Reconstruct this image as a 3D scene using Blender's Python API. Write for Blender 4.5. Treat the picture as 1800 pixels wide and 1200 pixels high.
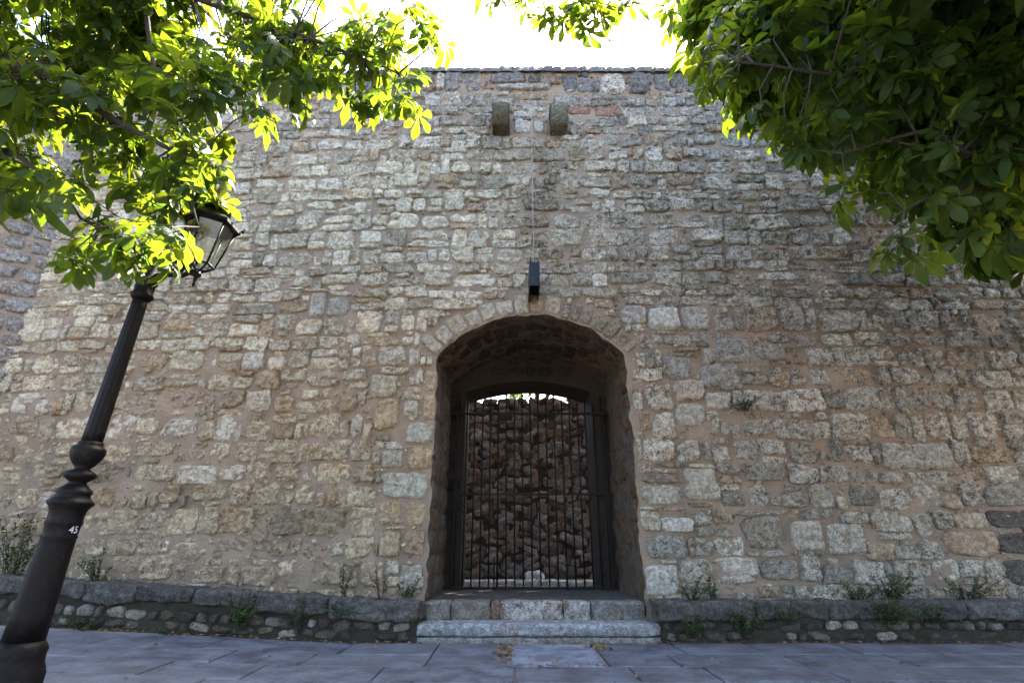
import bpy, bmesh, math, random
import numpy as np
from mathutils import Vector, Matrix, noise as N

for o in list(bpy.data.objects):
    bpy.data.objects.remove(o, do_unlink=True)
S = bpy.context.scene
COL = S.collection
R = math.radians

# ------------------------------------------------------------------ camera
FPX, TILT, EYE = 920.0, R(21.0), 1.2
cam = bpy.data.cameras.new('camera')
cam.sensor_width = 36.0
cam.lens = FPX / 1800.0 * 36.0
cam.clip_start, cam.clip_end = 0.05, 2000.0
cam.dof.use_dof = True
cam.dof.focus_distance = 7.6
cam.dof.aperture_fstop = 4.0
co = bpy.data.objects.new('camera', cam)
COL.objects.link(co)
co.location = (0, 0, EYE)
co.rotation_euler = (R(90) + TILT, 0, 0)
S.camera = co
CT, ST = math.cos(TILT), math.sin(TILT)

# ------------------------------------------------------------------ sky, sun, exposure
SUN_EL, SUN_AZ = R(53.5), R(35.0)          # azimuth measured from +Y (behind the wall) towards +X
w = bpy.data.worlds.new('World')
S.world = w
w.use_nodes = True
nt = w.node_tree
bg = nt.nodes['Background']
sky = nt.nodes.new('ShaderNodeTexSky')
sky.sky_type = 'NISHITA'
sky.sun_disc = False
sky.sun_elevation = SUN_EL
sky.sun_rotation = SUN_AZ
sky.dust_density = 4.0
sky.air_density = 0.85
sky.ozone_density = 0.6
nt.links.new(sky.outputs['Color'], bg.inputs['Color'])
bg.inputs['Strength'].default_value = 0.15
sl = bpy.data.lights.new('sun', 'SUN')
sl.energy = 5.0
sl.angle = R(0.5)
sl.color = (1.0, 0.94, 0.84)
so = bpy.data.objects.new('sun', sl)
COL.objects.link(so)
sd = Vector((math.cos(SUN_EL) * math.sin(SUN_AZ), math.cos(SUN_EL) * math.cos(SUN_AZ), math.sin(SUN_EL)))
so.rotation_euler = sd.to_track_quat('Z', 'Y').to_euler()
so.location = sd * 40
S.view_settings.view_transform = 'Standard'
S.view_settings.look = 'None'
S.view_settings.gamma = 1.0
S.view_settings.exposure = 3.5
S.render.resolution_x, S.render.resolution_y = 1024, 682
S.cycles.max_bounces = 5
S.cycles.diffuse_bounces = 4
S.cycles.transparent_max_bounces = 8
S.cycles.use_denoising = True

# ------------------------------------------------------------------ measuring helpers
def ray(px, py):
    a, b = (px - 900.0) / FPX, (600.0 - py) / FPX
    return Vector((a, CT - b * ST, ST + b * CT))
def P(px, py, y):                       # the point of the plane Y=y seen at that place
    r = ray(px, py)
    return Vector((0, 0, EYE)) + r * (y / r.y)
def Q(px, py, depth):                   # the point at that distance along the view axis
    return Vector((0, 0, EYE)) + ray(px, py) * depth
def proj(p):
    x, y, z = p[0], p[1], p[2] - EYE
    d = y * CT + z * ST
    v = -y * ST + z * CT
    if d < 0.1:
        return None
    return 900 + FPX * x / d, 600 - FPX * v / d, d
def sstep(a, b, x):
    t = min(1.0, max(0.0, (x - a) / (b - a)))
    return t * t * (3 - 2 * t)
def lerp(a, b, t):
    return a + (b - a) * t
def mixc(a, b, t):
    return tuple(lerp(a[i], b[i], t) for i in range(3))

# ------------------------------------------------------------------ materials
def mat(name):
    m = bpy.data.materials.new(name)
    m.use_nodes = True
    t = m.node_tree
    return m, t, t.nodes['Principled BSDF']
def nd(t, kind, **kw):
    n = t.nodes.new(kind)
    for k, v in kw.items():
        if k in n.inputs:
            n.inputs[k].default_value = v
        else:
            setattr(n, k, v)
    return n
def noise_tex(t, scale, detail=4.0, rough=0.6, vec=None, dist=0.0):
    n = nd(t, 'ShaderNodeTexNoise')
    n.inputs['Scale'].default_value = scale
    n.inputs['Detail'].default_value = detail
    n.inputs['Roughness'].default_value = rough
    n.inputs['Distortion'].default_value = dist
    if vec is not None:
        t.links.new(vec, n.inputs['Vector'])
    return n.outputs['Fac']
def ramp(t, fac, a, b):
    n = nd(t, 'ShaderNodeMapRange')
    n.inputs['From Min'].default_value = a
    n.inputs['From Max'].default_value = b
    n.interpolation_type = 'SMOOTHSTEP'
    t.links.new(fac, n.inputs['Value'])
    return n.outputs['Result']
def mul(t, a, b, op='MULTIPLY'):
    n = nd(t, 'ShaderNodeMath', operation=op)
    for i, v in enumerate((a, b)):
        if isinstance(v, (int, float)):
            n.inputs[i].default_value = v
        else:
            t.links.new(v, n.inputs[i])
    n.use_clamp = False
    return n.outputs[0]
def mixcol(t, fac, a, b, blend='MIX'):
    n = nd(t, 'ShaderNodeMix', data_type='RGBA', blend_type=blend)
    for idx, v in ((0, fac), (6, a), (7, b)):
        if isinstance(v, (int, float)):
            n.inputs[idx].default_value = v
        elif isinstance(v, tuple):
            n.inputs[idx].default_value = (*v, 1.0)
        else:
            t.links.new(v, n.inputs[idx])
    return n.outputs[2]
def wpos(t):
    return nd(t, 'ShaderNodeNewGeometry').outputs['Position']
def bump(t, bsdf, hs, dist, strength=1.0):
    tot = None
    for h, d in zip(hs, dist):
        q = mul(t, h, d)
        tot = q if tot is None else mul(t, tot, q, 'ADD')
    b = nd(t, 'ShaderNodeBump')
    b.inputs['Strength'].default_value = strength
    b.inputs['Distance'].default_value = 1.0
    t.links.new(tot, b.inputs['Height'])
    t.links.new(b.outputs['Normal'], bsdf.inputs['Normal'])

def stone_material(name, pit=1.0, gloss=0.95, speck_scale=42):
    """weathered limestone: colour comes from the stone's own 'tint' (rgb) and its lichen cover (alpha)"""
    m, t, b = mat(name)
    pos = wpos(t)
    at = nd(t, 'ShaderNodeAttribute', attribute_name='tint')
    tint, lich = at.outputs['Color'], at.outputs['Alpha']
    n1 = noise_tex(t, 5.0, 5, 0.65, pos)
    n2 = noise_tex(t, 14.0, 4, 0.75, pos)
    n3 = noise_tex(t, speck_scale, 3, 0.8, pos)
    n5 = noise_tex(t, 8.0, 4, 0.8, pos)
    c = mixcol(t, 1.0, tint, mixcol(t, ramp(t, n2, 0.36, 0.66), (0.66, 0.62, 0.57), (1.24, 1.25, 1.27)), 'MULTIPLY')
    c = mixcol(t, mul(t, ramp(t, n1, 0.50, 0.70), 0.6), c, mixcol(t, 1.0, c, (0.86, 0.60, 0.36), 'MULTIPLY'))
    speck = mul(t, ramp(t, n3, 0.50, 0.60), ramp(t, n5, 0.38, 0.56))
    speck = mul(t, speck, ramp(t, lich, -0.15, 0.85))
    c = mixcol(t, speck, c, (0.045, 0.044, 0.042))
    blot = mul(t, ramp(t, noise_tex(t, 10.0, 5, 0.8, pos), 0.53, 0.62), ramp(t, lich, 0.0, 1.0))
    c = mixcol(t, mul(t, blot, 0.8), c, (0.075, 0.075, 0.07))
    fine = noise_tex(t, 120, 3, 0.7, pos)
    c = mixcol(t, 0.55, c, mixcol(t, ramp(t, fine, 0.32, 0.68), (0.22, 0.21, 0.20), (0.85, 0.85, 0.83)), 'OVERLAY')
    t.links.new(c, b.inputs['Base Color'])
    b.inputs['Roughness'].default_value = gloss
    b.inputs['Specular IOR Level'].default_value = 0.2
    vo = nd(t, 'ShaderNodeTexVoronoi')
    vo.inputs['Scale'].default_value = 30
    t.links.new(pos, vo.inputs['Vector'])
    pits = ramp(t, vo.outputs['Distance'], 0.10, 0.36)
    pits = mul(t, mul(t, pits, -1.0, 'ADD'), ramp(t, n1, 0.40, 0.56))
    bump(t, b, (noise_tex(t, 24, 5, 0.78, pos), noise_tex(t, 80, 3, 0.75, pos), pits), (0.10 * pit, 0.026 * pit, 0.035 * pit), 1.0)
    return m

def mortar_material(name, base, dark, moss=0.0):
    m, t, b = mat(name)
    pos = wpos(t)
    n1 = noise_tex(t, 1.1, 5, 0.6, pos)
    n2 = noise_tex(t, 9, 6, 0.7, pos)
    n3 = noise_tex(t, 90, 3, 0.7, pos)
    c = mixcol(t, ramp(t, n1, 0.35, 0.7), base, dark)
    c = mixcol(t, mul(t, ramp(t, n2, 0.45, 0.75), 0.6), c, tuple(v * 1.35 for v in dark))
    c = mixcol(t, mul(t, ramp(t, n3, 0.56, 0.68), 0.6), c, tuple(v * 0.4 for v in dark))
    if moss:
        c = mixcol(t, mul(t, ramp(t, noise_tex(t, 6, 5, 0.7, pos), 0.5, 0.65), moss), c, (0.035, 0.05, 0.018))
    t.links.new(c, b.inputs['Base Color'])
    b.inputs['Roughness'].default_value = 0.97
    b.inputs['Specular IOR Level'].default_value = 0.15
    bump(t, b, (n2, noise_tex(t, 45, 4, 0.8, pos)), (0.09, 0.05), 1.0)
    return m

M = {}
M['stone'] = stone_material('limestone')
M['dressed'] = stone_material('dressed_limestone', pit=0.55, speck_scale=90)
M['mortar'] = mortar_material('lime_mortar', (0.39, 0.30, 0.222), (0.26, 0.20, 0.15))
M['moss_earth'] = mortar_material('mossy_earth', (0.075, 0.062, 0.048), (0.045, 0.038, 0.03), 0.7)
M['mortar_dark'] = mortar_material('earthy_mortar', (0.06, 0.048, 0.037), (0.038, 0.031, 0.025))

def plaster_material():
    m, t, b = mat('old_plaster')
    pos = wpos(t)
    sc = nd(t, 'ShaderNodeMapping')
    sc.inputs['Scale'].default_value = (1.0, 1.0, 0.55)
    t.links.new(pos, sc.inputs['Vector'])
    n1 = noise_tex(t, 5, 6, 0.7, sc.outputs[0])
    n2 = noise_tex(t, 14, 6, 0.75, sc.outputs[0])
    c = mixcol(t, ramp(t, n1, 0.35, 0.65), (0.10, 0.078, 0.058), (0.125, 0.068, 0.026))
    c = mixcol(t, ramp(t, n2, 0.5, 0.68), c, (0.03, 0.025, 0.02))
    t.links.new(c, b.inputs['Base Color'])
    b.inputs['Roughness'].default_value = 0.95
    bump(t, b, (n2, noise_tex(t, 40, 4, 0.75, pos)), (0.10, 0.05))
    return m
M['plaster'] = plaster_material()

def paving_material(name='paving_stone', lift=1.0):
    m, t, b = mat(name)
    pos = wpos(t)
    oi = nd(t, 'ShaderNodeObjectInfo').outputs['Random']
    n1 = noise_tex(t, 2.6, 6, 0.72, pos)
    n2 = noise_tex(t, 16, 5, 0.75, pos)
    c = mixcol(t, ramp(t, n1, 0.36, 0.66), (0.034, 0.039, 0.052), (0.115, 0.13, 0.165))
    c = mixcol(t, mul(t, ramp(t, n2, 0.5, 0.7), 0.55), c, (0.05, 0.055, 0.066))
    c = mixcol(t, mul(t, ramp(t, oi, 0, 1), 0.35), c, (0.12, 0.127, 0.145))
    c = mixcol(t, mul(t, ramp(t, noise_tex(t, 3.3, 5, 0.7, pos), 0.58, 0.72), 0.45), c, (0.09, 0.075, 0.06))
    t.links.new(c, b.inputs['Base Color'])
    c = mixcol(t, mul(t, ramp(t, noise_tex(t, 130, 2, 0.6, pos), 0.4, 0.65), 0.3), c, (0.04, 0.042, 0.05))
    if lift != 1.0:
        c = mixcol(t, 1.0, c, (lift, lift, lift), 'MULTIPLY')
    t.links.new(c, b.inputs['Base Color'])
    t.links.new(mul(t, mul(t, n2, 0.35), 0.42, 'ADD'), b.inputs['Roughness'])
    b.inputs['Specular IOR Level'].default_value = 0.45
    bump(t, b, (noise_tex(t, 7, 5, 0.65, pos), noise_tex(t, 60, 4, 0.75, pos)), (0.022, 0.010))
    return m
M['paving'] = paving_material()
M['cover'] = paving_material('pale_cover_stone', 1.9)

def ground_material():
    m, t, b = mat('joint_sand_and_far_paving')
    pos = wpos(t)
    n1 = noise_tex(t, 0.6, 6, 0.65, pos)
    n2 = noise_tex(t, 20, 5, 0.7, pos)
    c = mixcol(t, ramp(t, n1, 0.3, 0.7), (0.15, 0.125, 0.10), (0.23, 0.20, 0.165))
    c = mixcol(t, mul(t, ramp(t, n2, 0.5, 0.7), 0.5), c, (0.08, 0.07, 0.06))
    t.links.new(c, b.inputs['Base Color'])
    b.inputs['Roughness'].default_value = 0.95
    bump(t, b, (n2,), (0.01,))
    return m
M['ground'] = ground_material()

def iron_material(name, col, rough, rust=0.25, dust=0.0):
    m, t, b = mat(name)
    pos = wpos(t)
    n = noise_tex(t, 14, 6, 0.7, pos)
    n2 = noise_tex(t, 90, 4, 0.7, pos)
    c = mixcol(t, mul(t, ramp(t, n, 0.5, 0.75), rust), col, (0.10, 0.05, 0.028))
    if dust:
        c = mixcol(t, mul(t, ramp(t, noise_tex(t, 22, 6, 0.75, pos), 0.52, 0.68), dust), c, (0.045, 0.038, 0.034))
    t.links.new(c, b.inputs['Base Color'])
    b.inputs['Metallic'].default_value = 0.0
    t.links.new(mul(t, mul(t, n, 0.3), rough - 0.15, 'ADD'), b.inputs['Roughness'])
    b.inputs['Specular IOR Level'].default_value = 0.10
    bump(t, b, (n, n2), (0.004, 0.0015))
    return m
M['lamp'] = iron_material('painted_cast_iron', (0.004, 0.0032, 0.0035), 0.5, 0.02, 0.22)
M['iron'] = iron_material('wrought_iron', (0.012, 0.010, 0.010), 0.6, 0.5)
M['steel'] = iron_material('rusting_blue_steel', (0.013, 0.019, 0.028), 0.5, 0.9)

def simple(name, col, rough=0.8, **kw):
    m, t, b = mat(name)
    pos = wpos(t)
    n = noise_tex(t, 25, 4, 0.6, pos)
    c = mixcol(t, ramp(t, n, 0.35, 0.7), tuple(v * 0.72 for v in col), col)
    t.links.new(c, b.inputs['Base Color'])
    b.inputs['Roughness'].default_value = rough
    for k, v in kw.items():
        b.inputs[k].default_value = v
    return m
M['white'] = simple('white_paint', (0.42, 0.45, 0.52), 0.6)
M['cable'] = simple('grey_cable', (0.33, 0.31, 0.28), 0.7)
M['bark'] = simple('bark', (0.022, 0.018, 0.014), 0.95)
M['twig'] = simple('twig', (0.028, 0.024, 0.014), 0.85)
M['litter'] = simple('dry_leaf', (0.17, 0.095, 0.03), 0.85)

def glass_material():
    m, t, b = mat('dusty_lantern_glass')
    tr = nd(t, 'ShaderNodeBsdfTransparent')
    tr.inputs['Color'].default_value = (0.80, 0.82, 0.76, 1)
    gl = nd(t, 'ShaderNodeBsdfGlossy')
    gl.inputs['Roughness'].default_value = 0.12
    df = nd(t, 'ShaderNodeBsdfDiffuse')
    df.inputs['Color'].default_value = (0.30, 0.30, 0.26, 1)
    m1 = nd(t, 'ShaderNodeMixShader')
    m1.inputs[0].default_value = 0.10
    m2 = nd(t, 'ShaderNodeMixShader')
    m2.inputs[0].default_value = 0.16
    t.links.new(tr.outputs[0], m1.inputs[1])
    t.links.new(gl.outputs[0], m1.inputs[2])
    t.links.new(m1.outputs[0], m2.inputs[1])
    t.links.new(df.outputs[0], m2.inputs[2])
    t.links.new(m2.outputs[0], t.nodes['Material Output'].inputs['Surface'])
    return m
M['glass'] = glass_material()

def leaf_material(name, refl, trans, tw, var=0.5):
    m, t, b = mat(name)
    pos = wpos(t)
    n = noise_tex(t, 6.5, 2, 0.5, pos)
    n2 = noise_tex(t, 42, 3, 0.6, pos)
    at = nd(t, 'ShaderNodeAttribute', attribute_name='vein')
    sep = nd(t, 'ShaderNodeSeparateColor')
    t.links.new(at.outputs['Color'], sep.inputs['Color'])
    rib = ramp(t, sep.outputs[0], 0.84, 0.98)
    side = mul(t, mul(t, mul(t, sep.outputs[1], 52.0), mul(t, sep.outputs[0], 9.0), 'ADD'), 1.0)
    sn = nd(t, 'ShaderNodeMath', operation='SINE')
    t.links.new(side, sn.inputs[0])
    side = ramp(t, sn.outputs[0], 0.55, 1.0)
    vein = mul(t, rib, mul(t, side, 0.35), 'MAXIMUM')
    c = mixcol(t, ramp(t, n, 0.35, 0.65), tuple(v * 0.7 for v in refl), tuple(v * (1 + var) for v in refl))
    c = mixcol(t, mul(t, ramp(t, n2, 0.64, 0.72), 0.6), c, (0.10, 0.055, 0.012))
    c = mixcol(t, mul(t, vein, 0.6), c, tuple(min(1, v * 3.2) for v in refl))
    t.links.new(c, b.inputs['Base Color'])
    b.inputs['Roughness'].default_value = 0.5
    b.inputs['Specular IOR Level'].default_value = 0.15
    tl = nd(t, 'ShaderNodeBsdfTranslucent')
    c2 = mixcol(t, ramp(t, n, 0.35, 0.68), (trans[0] * 0.7, trans[1] * 0.8, trans[2]), (min(1, trans[0] * 1.3), trans[1], trans[2]))
    c2 = mixcol(t, mul(t, ramp(t, n2, 0.62, 0.72), 0.7), c2, (trans[0] * 0.5, trans[1] * 0.25, trans[2] * 0.5))
    c2 = mixcol(t, mul(t, vein, 0.45), c2, tuple(v * 0.35 for v in trans))
    t.links.new(c2, tl.inputs['Color'])
    bump(t, b, (vein,), (0.002,))
    mx = nd(t, 'ShaderNodeMixShader')
    mx.inputs[0].default_value = tw
    t.links.new(b.outputs[0], mx.inputs[1])
    t.links.new(tl.outputs[0], mx.inputs[2])
    t.links.new(mx.outputs[0], t.nodes['Material Output'].inputs['Surface'])
    return m
M['leaf'] = leaf_material('chestnut_leaf', (0.0065, 0.018, 0.0045), (0.44, 0.66, 0.025), 0.21)
M['weed'] = leaf_material('weed_leaf', (0.026, 0.044, 0.013), (0.10, 0.16, 0.02), 0.2)
M['weed_dry'] = leaf_material('dry_weed_leaf', (0.10, 0.075, 0.035), (0.15, 0.12, 0.04), 0.2)

# ------------------------------------------------------------------ object helpers
def empty(name, loc, label=None, cat=None, group=None):
    o = bpy.data.objects.new(name, None)
    o.empty_display_size = 0.2
    COL.objects.link(o)
    o.location = loc
    if label:
        o['label'] = label
    if cat:
        o['category'] = cat
    if group:
        o['group'] = group
    return o
def ploc(p):                                   # world position of a chain of unrotated, unscaled parents
    v = Vector((0, 0, 0))
    while p is not None:
        v += p.location
        p = p.parent
    return v
def mesh_obj(name, verts, faces, m, parent=None, origin=None, tint=None, smooth=True, kind=None):
    """verts in world space; tint: one rgba for the mesh or an (n,4) array per vertex"""
    v = np.asarray(verts, dtype=np.float64)
    if origin is None:
        origin = (v.min(0) + v.max(0)) / 2
    origin = np.asarray(origin, dtype=np.float64)
    me = bpy.data.meshes.new(name)
    me.from_pydata((v - origin).tolist(), [], faces)
    if smooth:
        me.polygons.foreach_set('use_smooth', [True] * len(me.polygons))
    if tint is not None:
        a = me.attributes.new('tint', 'FLOAT_COLOR', 'POINT')
        tt = np.asarray(tint, dtype=np.float32)
        if tt.ndim == 1:
            tt = np.tile(tt, (len(v), 1))
        a.data.foreach_set('color', tt.ravel())
    me.materials.append(m)
    me.update()
    o = bpy.data.objects.new(name, me)
    COL.objects.link(o)
    o.parent = parent
    o.location = Vector(origin.tolist()) - ploc(parent)
    if kind:
        o['kind'] = kind
    return o
def grid_faces(nu, nv, off=0):
    return [(off + j * nu + i, off + j * nu + i + 1, off + (j + 1) * nu + i + 1, off + (j + 1) * nu + i)
            for j in range(nv - 1) for i in range(nu - 1)]
class MB:
    def __init__(s):
        s.v, s.f = [], []
    def add(s, v, f):
        o = len(s.v)
        s.v += [tuple(p) for p in v]
        s.f += [tuple(i + o for i in q) for q in f]
    def box(s, a, b):
        x0, y0, z0 = a
        x1, y1, z1 = b
        s.add([(x0, y0, z0), (x1, y0, z0), (x1, y1, z0), (x0, y1, z0), (x0, y0, z1), (x1, y0, z1), (x1, y1, z1), (x0, y1, z1)],
              [(0, 3, 2, 1), (4, 5, 6, 7), (0, 1, 5, 4), (1, 2, 6, 5), (2, 3, 7, 6), (3, 0, 4, 7)])
    def tube(s, pts, rad, n=8, cap=True):
        pts = [Vector(p) for p in pts]
        if not hasattr(rad, '__len__'):
            rad = [rad] * len(pts)
        rings = []
        up = Vector((0.13, 0.31, 0.94)).normalized()
        for i, p in enumerate(pts):
            d = (pts[min(i + 1, len(pts) - 1)] - pts[max(i - 1, 0)]).normalized()
            a = d.cross(up)
            if a.length < 0.05:
                a = d.cross(Vector((1, 0, 0)))
            a.normalize()
            b = d.cross(a)
            rings.append([p + (a * math.cos(k * 2 * math.pi / n) + b * math.sin(k * 2 * math.pi / n)) * rad[i] for k in range(n)])
        v = [q for r_ in rings for q in r_]
        f = []
        for i in range(len(pts) - 1):
            for k in range(n):
                f.append((i * n + k, i * n + (k + 1) % n, (i + 1) * n + (k + 1) % n, (i + 1) * n + k))
        if cap:
            f.append(tuple(range(n - 1, -1, -1)))
            f.append(tuple((len(pts) - 1) * n + k for k in range(n)))
        s.add(v, f)
    def lathe(s, prof, c, n=24, flute=0.0, nf=0):
        cx, cy = c
        v, f = [], []
        for r_, z in prof:
            for k in range(n):
                a = k * 2 * math.pi / n
                rr = r_ * (1 + flute * (math.cos(a * nf) if nf else 0))
                v.append((cx + rr * math.cos(a), cy + rr * math.sin(a), z))
        for i in range(len(prof) - 1):
            for k in range(n):
                f.append((i * n + k, i * n + (k + 1) % n, (i + 1) * n + (k + 1) % n, (i + 1) * n + k))
        f.append(tuple(range(n - 1, -1, -1)))
        f.append(tuple((len(prof) - 1) * n + k for k in range(n)))
        s.add(v, f)
    def obj(s, name, m, parent=None, **kw):
        return mesh_obj(name, s.v, s.f, m, parent, **kw)

# ------------------------------------------------------------------ the layout of the place (metres)
YW = 8.12                                   # face of the great wall at the gate
FLOOR = 0.437                               # floor of the passage
TOPZ = P(1000, 116, YW).z                   # top of the wall
def yw(x):                                  # the wall runs slightly away to the left of the gate
    t = max(0.0, -1.6 - x)
    return YW + 0.065 * t * t / (t + 0.6)
XL, XR = P(748, 1050, YW).x, P(1134, 1050, YW).x
SPR = P(772, 624, YW).z                     # springing of the arch
CRN = P(940, 553, YW).z
XC, HW = (XL + XR) / 2, (XR - XL) / 2
RISE = CRN - SPR
RAD = (HW * HW + RISE * RISE) / (2 * RISE)
ZC = CRN - RAD
YG = 9.95                                   # plane of the iron gate
def edge_off(x, y, z):
    return 0.045 * N.fractal((x * 2.5, y * 2.5, z * 3.2), 0.75, 2.1, 5)
def inside_arch(x, z, g=0.0):
    if abs(x - XC) > HW + g or z < FLOOR - 0.2:
        return False
    return z < SPR or (x - XC) ** 2 + (z - ZC) ** 2 < (RAD + g) ** 2
def ground_z(x):
    return 0.036 * max(0.0, -2.0 - x) if x > -9 else 0.036 * 7
def ledge_top(x):
    return 0.47 + 0.052 * max(0.0, -1.6 - x) if x > -9 else 0.47 + 0.052 * 7.4
print('layout', XL, XR, SPR, CRN, RAD, TOPZ)

# ------------------------------------------------------------------ one stone
rnd = random.Random(7)
SP = [-1.0, -0.96, -0.90, -0.80, -0.64, -0.46, -0.28, -0.09, 0.09, 0.28, 0.46, 0.64, 0.80, 0.90, 0.96, 1.0]
SP_S = [-1.0, -0.95, -0.82, -0.55, -0.2, 0.2, 0.55, 0.82, 0.95, 1.0]
def stone(cu, cv, w_, h_, prot, seed, fmap, jit=0.12, power=3.2, rough=0.014, cav=0.0, rot=0.0, small=False, sink=0.05, edge=0.72, crop=None):
    """verts and faces of one rough stone lying in the surface that fmap(u, v, out) describes"""
    rr = random.Random(seed)
    su = SP_S if small else SP
    nx = len(su)
    c4 = [(rr.uniform(-jit, jit), rr.uniform(-jit, jit)) for _ in range(4)]
    tu, tv = rr.uniform(-0.25, 0.25), rr.uniform(-0.3, 0.3)
    sx, sy = rr.uniform(0, 50), rr.uniform(0, 50)
    cr, sr = math.cos(rot), math.sin(rot)
    vs = []
    for t in su:
        for s in su:
            a, b = (s + 1) / 2, (t + 1) / 2
            ox = (c4[0][0] * (1 - a) * (1 - b) + c4[1][0] * a * (1 - b) + c4[2][0] * a * b + c4[3][0] * (1 - a) * b)
            oz = (c4[0][1] * (1 - a) * (1 - b) + c4[1][1] * a * (1 - b) + c4[2][1] * a * b + c4[3][1] * (1 - a) * b)
            r_ = (abs(s) ** power + abs(t) ** power) ** (1 / power)
            k = 1.0
            mx = max(abs(s), abs(t))
            if r_ > 1e-6:
                k = mx / r_ if power < 20 else 1.0       # squeeze the square onto the superellipse
            px_, pz_ = s * k, t * k
            ang = math.atan2(t, s)
            ca_, sa_ = math.cos(ang), math.sin(ang)
            k2 = 1 + (0.15 * N.noise((ca_ * 1.5 + sx, sa_ * 1.5 + sy, seed * 0.37)) + 0.11 * N.noise((ca_ * 4.5 + sy, sa_ * 4.5 + sx, seed * 0.21))) * mx
            lu = (px_ * k2 + ox) * w_ / 2
            lv = (pz_ * k2 + oz) * h_ / 2
            u, v = cu + lu * cr - lv * sr, cv + lu * sr + lv * cr
            e = 1 - sstep(edge, 1.0, mx)
            out = prot * e - sink * sstep(0.93, 1.0, mx) + prot * 0.45 * (tu * s + tv * t) * e
            nz = N.fractal((u * 7 + sx, v * 7 + sy, 3.1), 0.9, 2.0, 4)
            out += rough * nz * (0.35 + 0.65 * e)
            vd = N.voronoi((u * 9 + sx, v * 9 + sy, 1.3))[0]
            out += rough * 1.1 * (min(vd[1] - vd[0], 0.5) - 0.25) * e
            if cav > 0:
                q = N.noise((u * 11 + sy, v * 11 + sx, 8.3))
                out -= cav * sstep(0.18, 0.5, q) * e
            if crop is not None:
                u, v = crop(u, v)
            vs.append(fmap(u, v, out))
    return vs, grid_faces(nx, nx)

# ------------------------------------------------------------------ ground and paving
gx = [-200, -60, -30, -16, -12, -9] + [-9 + 0.5 * i for i in range(1, 22)] + [4, 8, 12, 16, 30, 60, 200]
gx = sorted(set(gx))
gy = [-200, -60, -20, -8, -2, 2, 4, 5, 6, 7, 7.5, 8.05]
v = [(x, y, ground_z(x) - 0.03) for y in gy for x in gx]
o = mesh_obj('ground', v, grid_faces(len(gx), len(gy)), M['ground'])
o['kind'] = 'structure'
# ground of the court behind the wall
o = mesh_obj('court_ground', [(-60, 10.9, FLOOR - 0.02), (60, 10.9, FLOOR - 0.02), (60, 90, FLOOR - 0.02), (-60, 90, FLOOR - 0.02)], [(0, 1, 2, 3)], M['ground'])
o['kind'] = 'structure'
pave = empty('pavement', (0, 6, 0))
pave['kind'] = 'structure'
def slab(x0, x1, y0, y1, name='paving_slab', gap=0.008, lift=0.0, parent=None):
    g = gap
    xs = [x0 + g, x0 + g + 0.012, (x0 + x1) / 2, x1 - g - 0.012, x1 - g]
    ys = [y0 + g, y0 + g + 0.012, (y0 + y1) / 2, y1 - g - 0.012, y1 - g]
    dz = rnd.uniform(-0.003, 0.003) + lift
    tx, ty = rnd.uniform(-0.003, 0.003), rnd.uniform(-0.003, 0.003)
    vs = []
    for j, y in enumerate(ys):
        for i, x in enumerate(xs):
            e = (i in (0, 4)) or (j in (0, 4))
            vs.append((x, y, ground_z(x) + dz + tx * (i - 2) + ty * (j - 2) - (0.010 if e else 0)))
    f = grid_faces(5, 5)
    n = len(vs)
    ring = [0, 1, 2, 3, 4, 9, 14, 19, 24, 23, 22, 21, 20, 15, 10, 5]
    for r_ in ring:
        vs.append((vs[r_][0], vs[r_][1], vs[r_][2] - 0.04))
    for k in range(16):
        f.append((ring[k], n + k, n + (k + 1) % 16, ring[(k + 1) % 16]))
    return mesh_obj(name, vs, f, M['paving'], parent or pave, smooth=False)
SLX0, SLX1 = P(897, 1150, 6.9).x, P(1052, 1150, 6.9).x
SLY0, SLY1 = 6.29, 7.53
rows = [7.66, 6.93, 6.29, 5.66, 5.02, 4.4, 3.75, 3.1]
for ri in range(len(rows) - 1):
    y1, y0 = rows[ri], rows[ri + 1]
    x = -8.6 + rnd.uniform(-0.6, 0)
    while x < 8.8:
        wd = rnd.uniform(0.75, 1.35)
        a, b = x, x + wd
        x = b
        if ri < 2:
            if a < SLX0 and b > SLX0 - 0.25:
                b = SLX0 - 0.03
                x = SLX1 + 0.03
            elif a < SLX1 and a > SLX0:
                a = SLX1 + 0.03
        if b - a > 0.15:
            slab(a, b, y0, y1)
s_ = slab(SLX0, SLX1, SLY0 + 0.02, SLY1, 'cover_slab', 0.01, 0.004)
s_['label'] = 'square pale cover slab with wide dark joints'
s_.data.materials[0] = M['cover']

# ------------------------------------------------------------------ the great wall
wall = empty('fortress_wall', (XC, YW, 0), 'tall pale rubble stone fortress wall with an arched gateway', 'wall')
WX0, WX1 = -8.75, 14.0

def undul(x, z):
    return 0.030 * N.fractal((x * 2.3, z * 2.3, 5.5), 0.7, 2.1, 5)
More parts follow.
